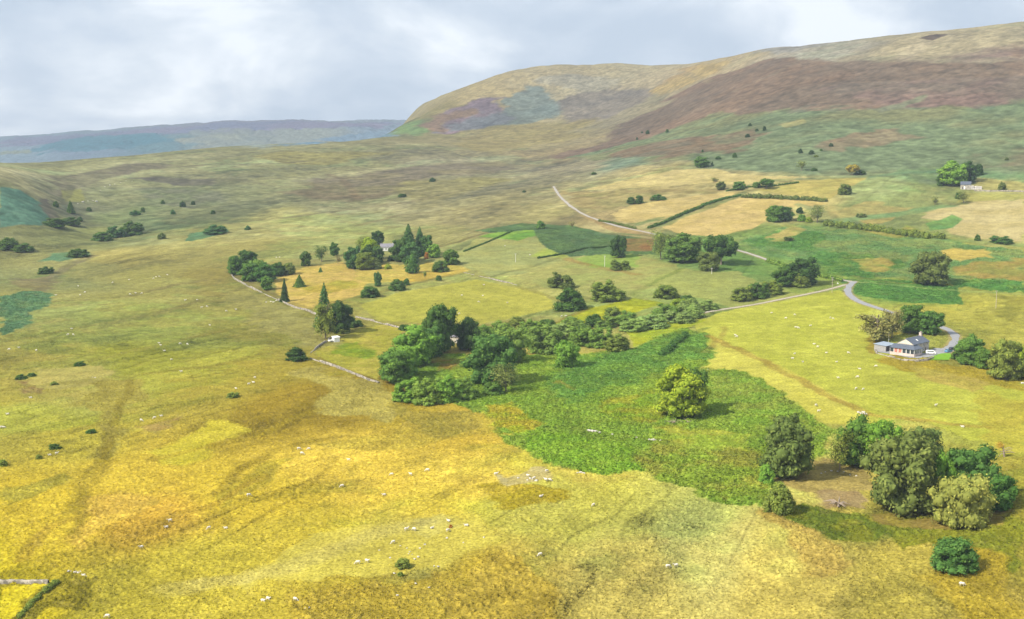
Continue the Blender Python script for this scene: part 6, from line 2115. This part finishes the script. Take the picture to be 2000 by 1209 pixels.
def cover_mat(name, transl):
    m = bpy.data.materials.new(name)
    m.use_nodes = True
    t = m.node_tree
    for q in list(t.nodes):
        t.nodes.remove(q)
    an = node(t, 'ShaderNodeAttribute', attribute_name='cover')
    df = node(t, 'ShaderNodeBsdfDiffuse')
    tr = node(t, 'ShaderNodeBsdfTranslucent')
    tcn_ = node(t, 'ShaderNodeTexCoord')
    nz_ = node(t, 'ShaderNodeTexNoise', i_Scale=1.1, i_Detail=3.0)
    t.links.new(tcn_.outputs['Object'], nz_.inputs[0])
    mr_ = node(t, 'ShaderNodeMapRange')
    for i_, v_ in ((1, 0.3), (2, 0.7), (3, 0.85), (4, 1.2)):
        mr_.inputs[i_].default_value = v_
    t.links.new(nz_.outputs[0], mr_.inputs[0])
    sv = node(t, 'ShaderNodeVectorMath', operation='SCALE')
    t.links.new(an.outputs['Color'], sv.inputs[0])
    t.links.new(mr_.outputs[0], sv.inputs['Scale'])
    t.links.new(sv.outputs[0], df.inputs[0])
    t.links.new(sv.outputs[0], tr.inputs[0])
    mx = node(t, 'ShaderNodeMixShader')
    mx.inputs[0].default_value = transl
    t.links.new(df.outputs[0], mx.inputs[1])
    t.links.new(tr.outputs[0], mx.inputs[2])
    o_ = node(t, 'ShaderNodeOutputMaterial')
    t.links.new(mx.outputs[0], o_.inputs[0])
    return m


def cover_object(name, idx, size, lift, flat, mat, gain):
    n = len(idx)
    P = np.c_[gx[idx] + rg_.normal(0, 0.35, n), gy[idx] + rg_.normal(0, 0.35, n), gz2[idx]]
    P[:, 2] += rg_.uniform(0.2, 1.0, n) * lift
    N = unit(rg_, n) * (1 - flat) + np.array([0, 0, flat])
    N /= np.linalg.norm(N, axis=1)[:, None]
    V = leaf_quads(rg_, P, N, size)
    me = mesh_np(name, V, np.arange(4 * n).reshape(n, 4))
    c = np.clip(col[idx] * rg_.uniform(0.82, 1.20, (n, 1)) * gain, 0.01, 0.75)
    ca_ = me.color_attributes.new('cover', 'FLOAT_COLOR', 'POINT')
    ca_.data.foreach_set('color', np.c_[np.repeat(c, 4, 0), np.ones(4 * n)].astype(np.float32).ravel())
    return tag(obj(name, me, mat), kind='stuff')


inview = (np.abs(gX) < 0.5)
CM = cover_mat('fronds', 0.25)
wb = ((grow > 0.6) & (gy < 1050) & (gy > 225) & inview) * np.clip((grow - 0.5) * 2, 0, 1) * (300.0 / gy)
cover_object('bracken', scatter(wb, 150000), 0.62, 0.30, 0.72, CM, 1.16)
wg = ((grow > 0.12) & (gy < 640) & (gy > 225) & inview) * np.clip(grow * 2.2, 0.15, 1) * np.clip(rough, 0.1, 1) * (260.0 / gy) ** 1.6 * (0.3 + clump)
cover_object('grass', scatter(wg, 200000), 0.40, 0.16, 0.5, CM, 1.10)
# ---------------------------------------------------------------- the air between here and the far hills
m = bpy.data.materials.new('air')
m.use_nodes = True
t = m.node_tree
for n in list(t.nodes):
    t.nodes.remove(n)
pv = node(t, 'ShaderNodeVolumePrincipled')
pv.inputs['Density'].default_value = HAZE_K
pv.inputs['Color'].default_value = (0.66, 0.80, 1.0, 1)
pv.inputs['Anisotropy'].default_value = 0.0
mo_ = node(t, 'ShaderNodeOutputMaterial')
t.links.new(pv.outputs[0], mo_.inputs['Volume'])
zlo, zhi = float(gz2.min()) - 1.0, max(float(gz2.max()), CZ) + 4.0
xr = float(np.abs(gx).max()) + 20
vb = [(x, y, z) for z in (zlo, zhi) for x, y in ((-xr, -60), (xr, -60), (xr, 12200), (-xr, 12200))]
hz = mesh_np('haze', vb, [(0, 3, 2, 1), (4, 5, 6, 7), (0, 1, 5, 4), (1, 2, 6, 5), (2, 3, 7, 6), (3, 0, 4, 7)])
tag(obj('haze', hz, m), kind='stuff')
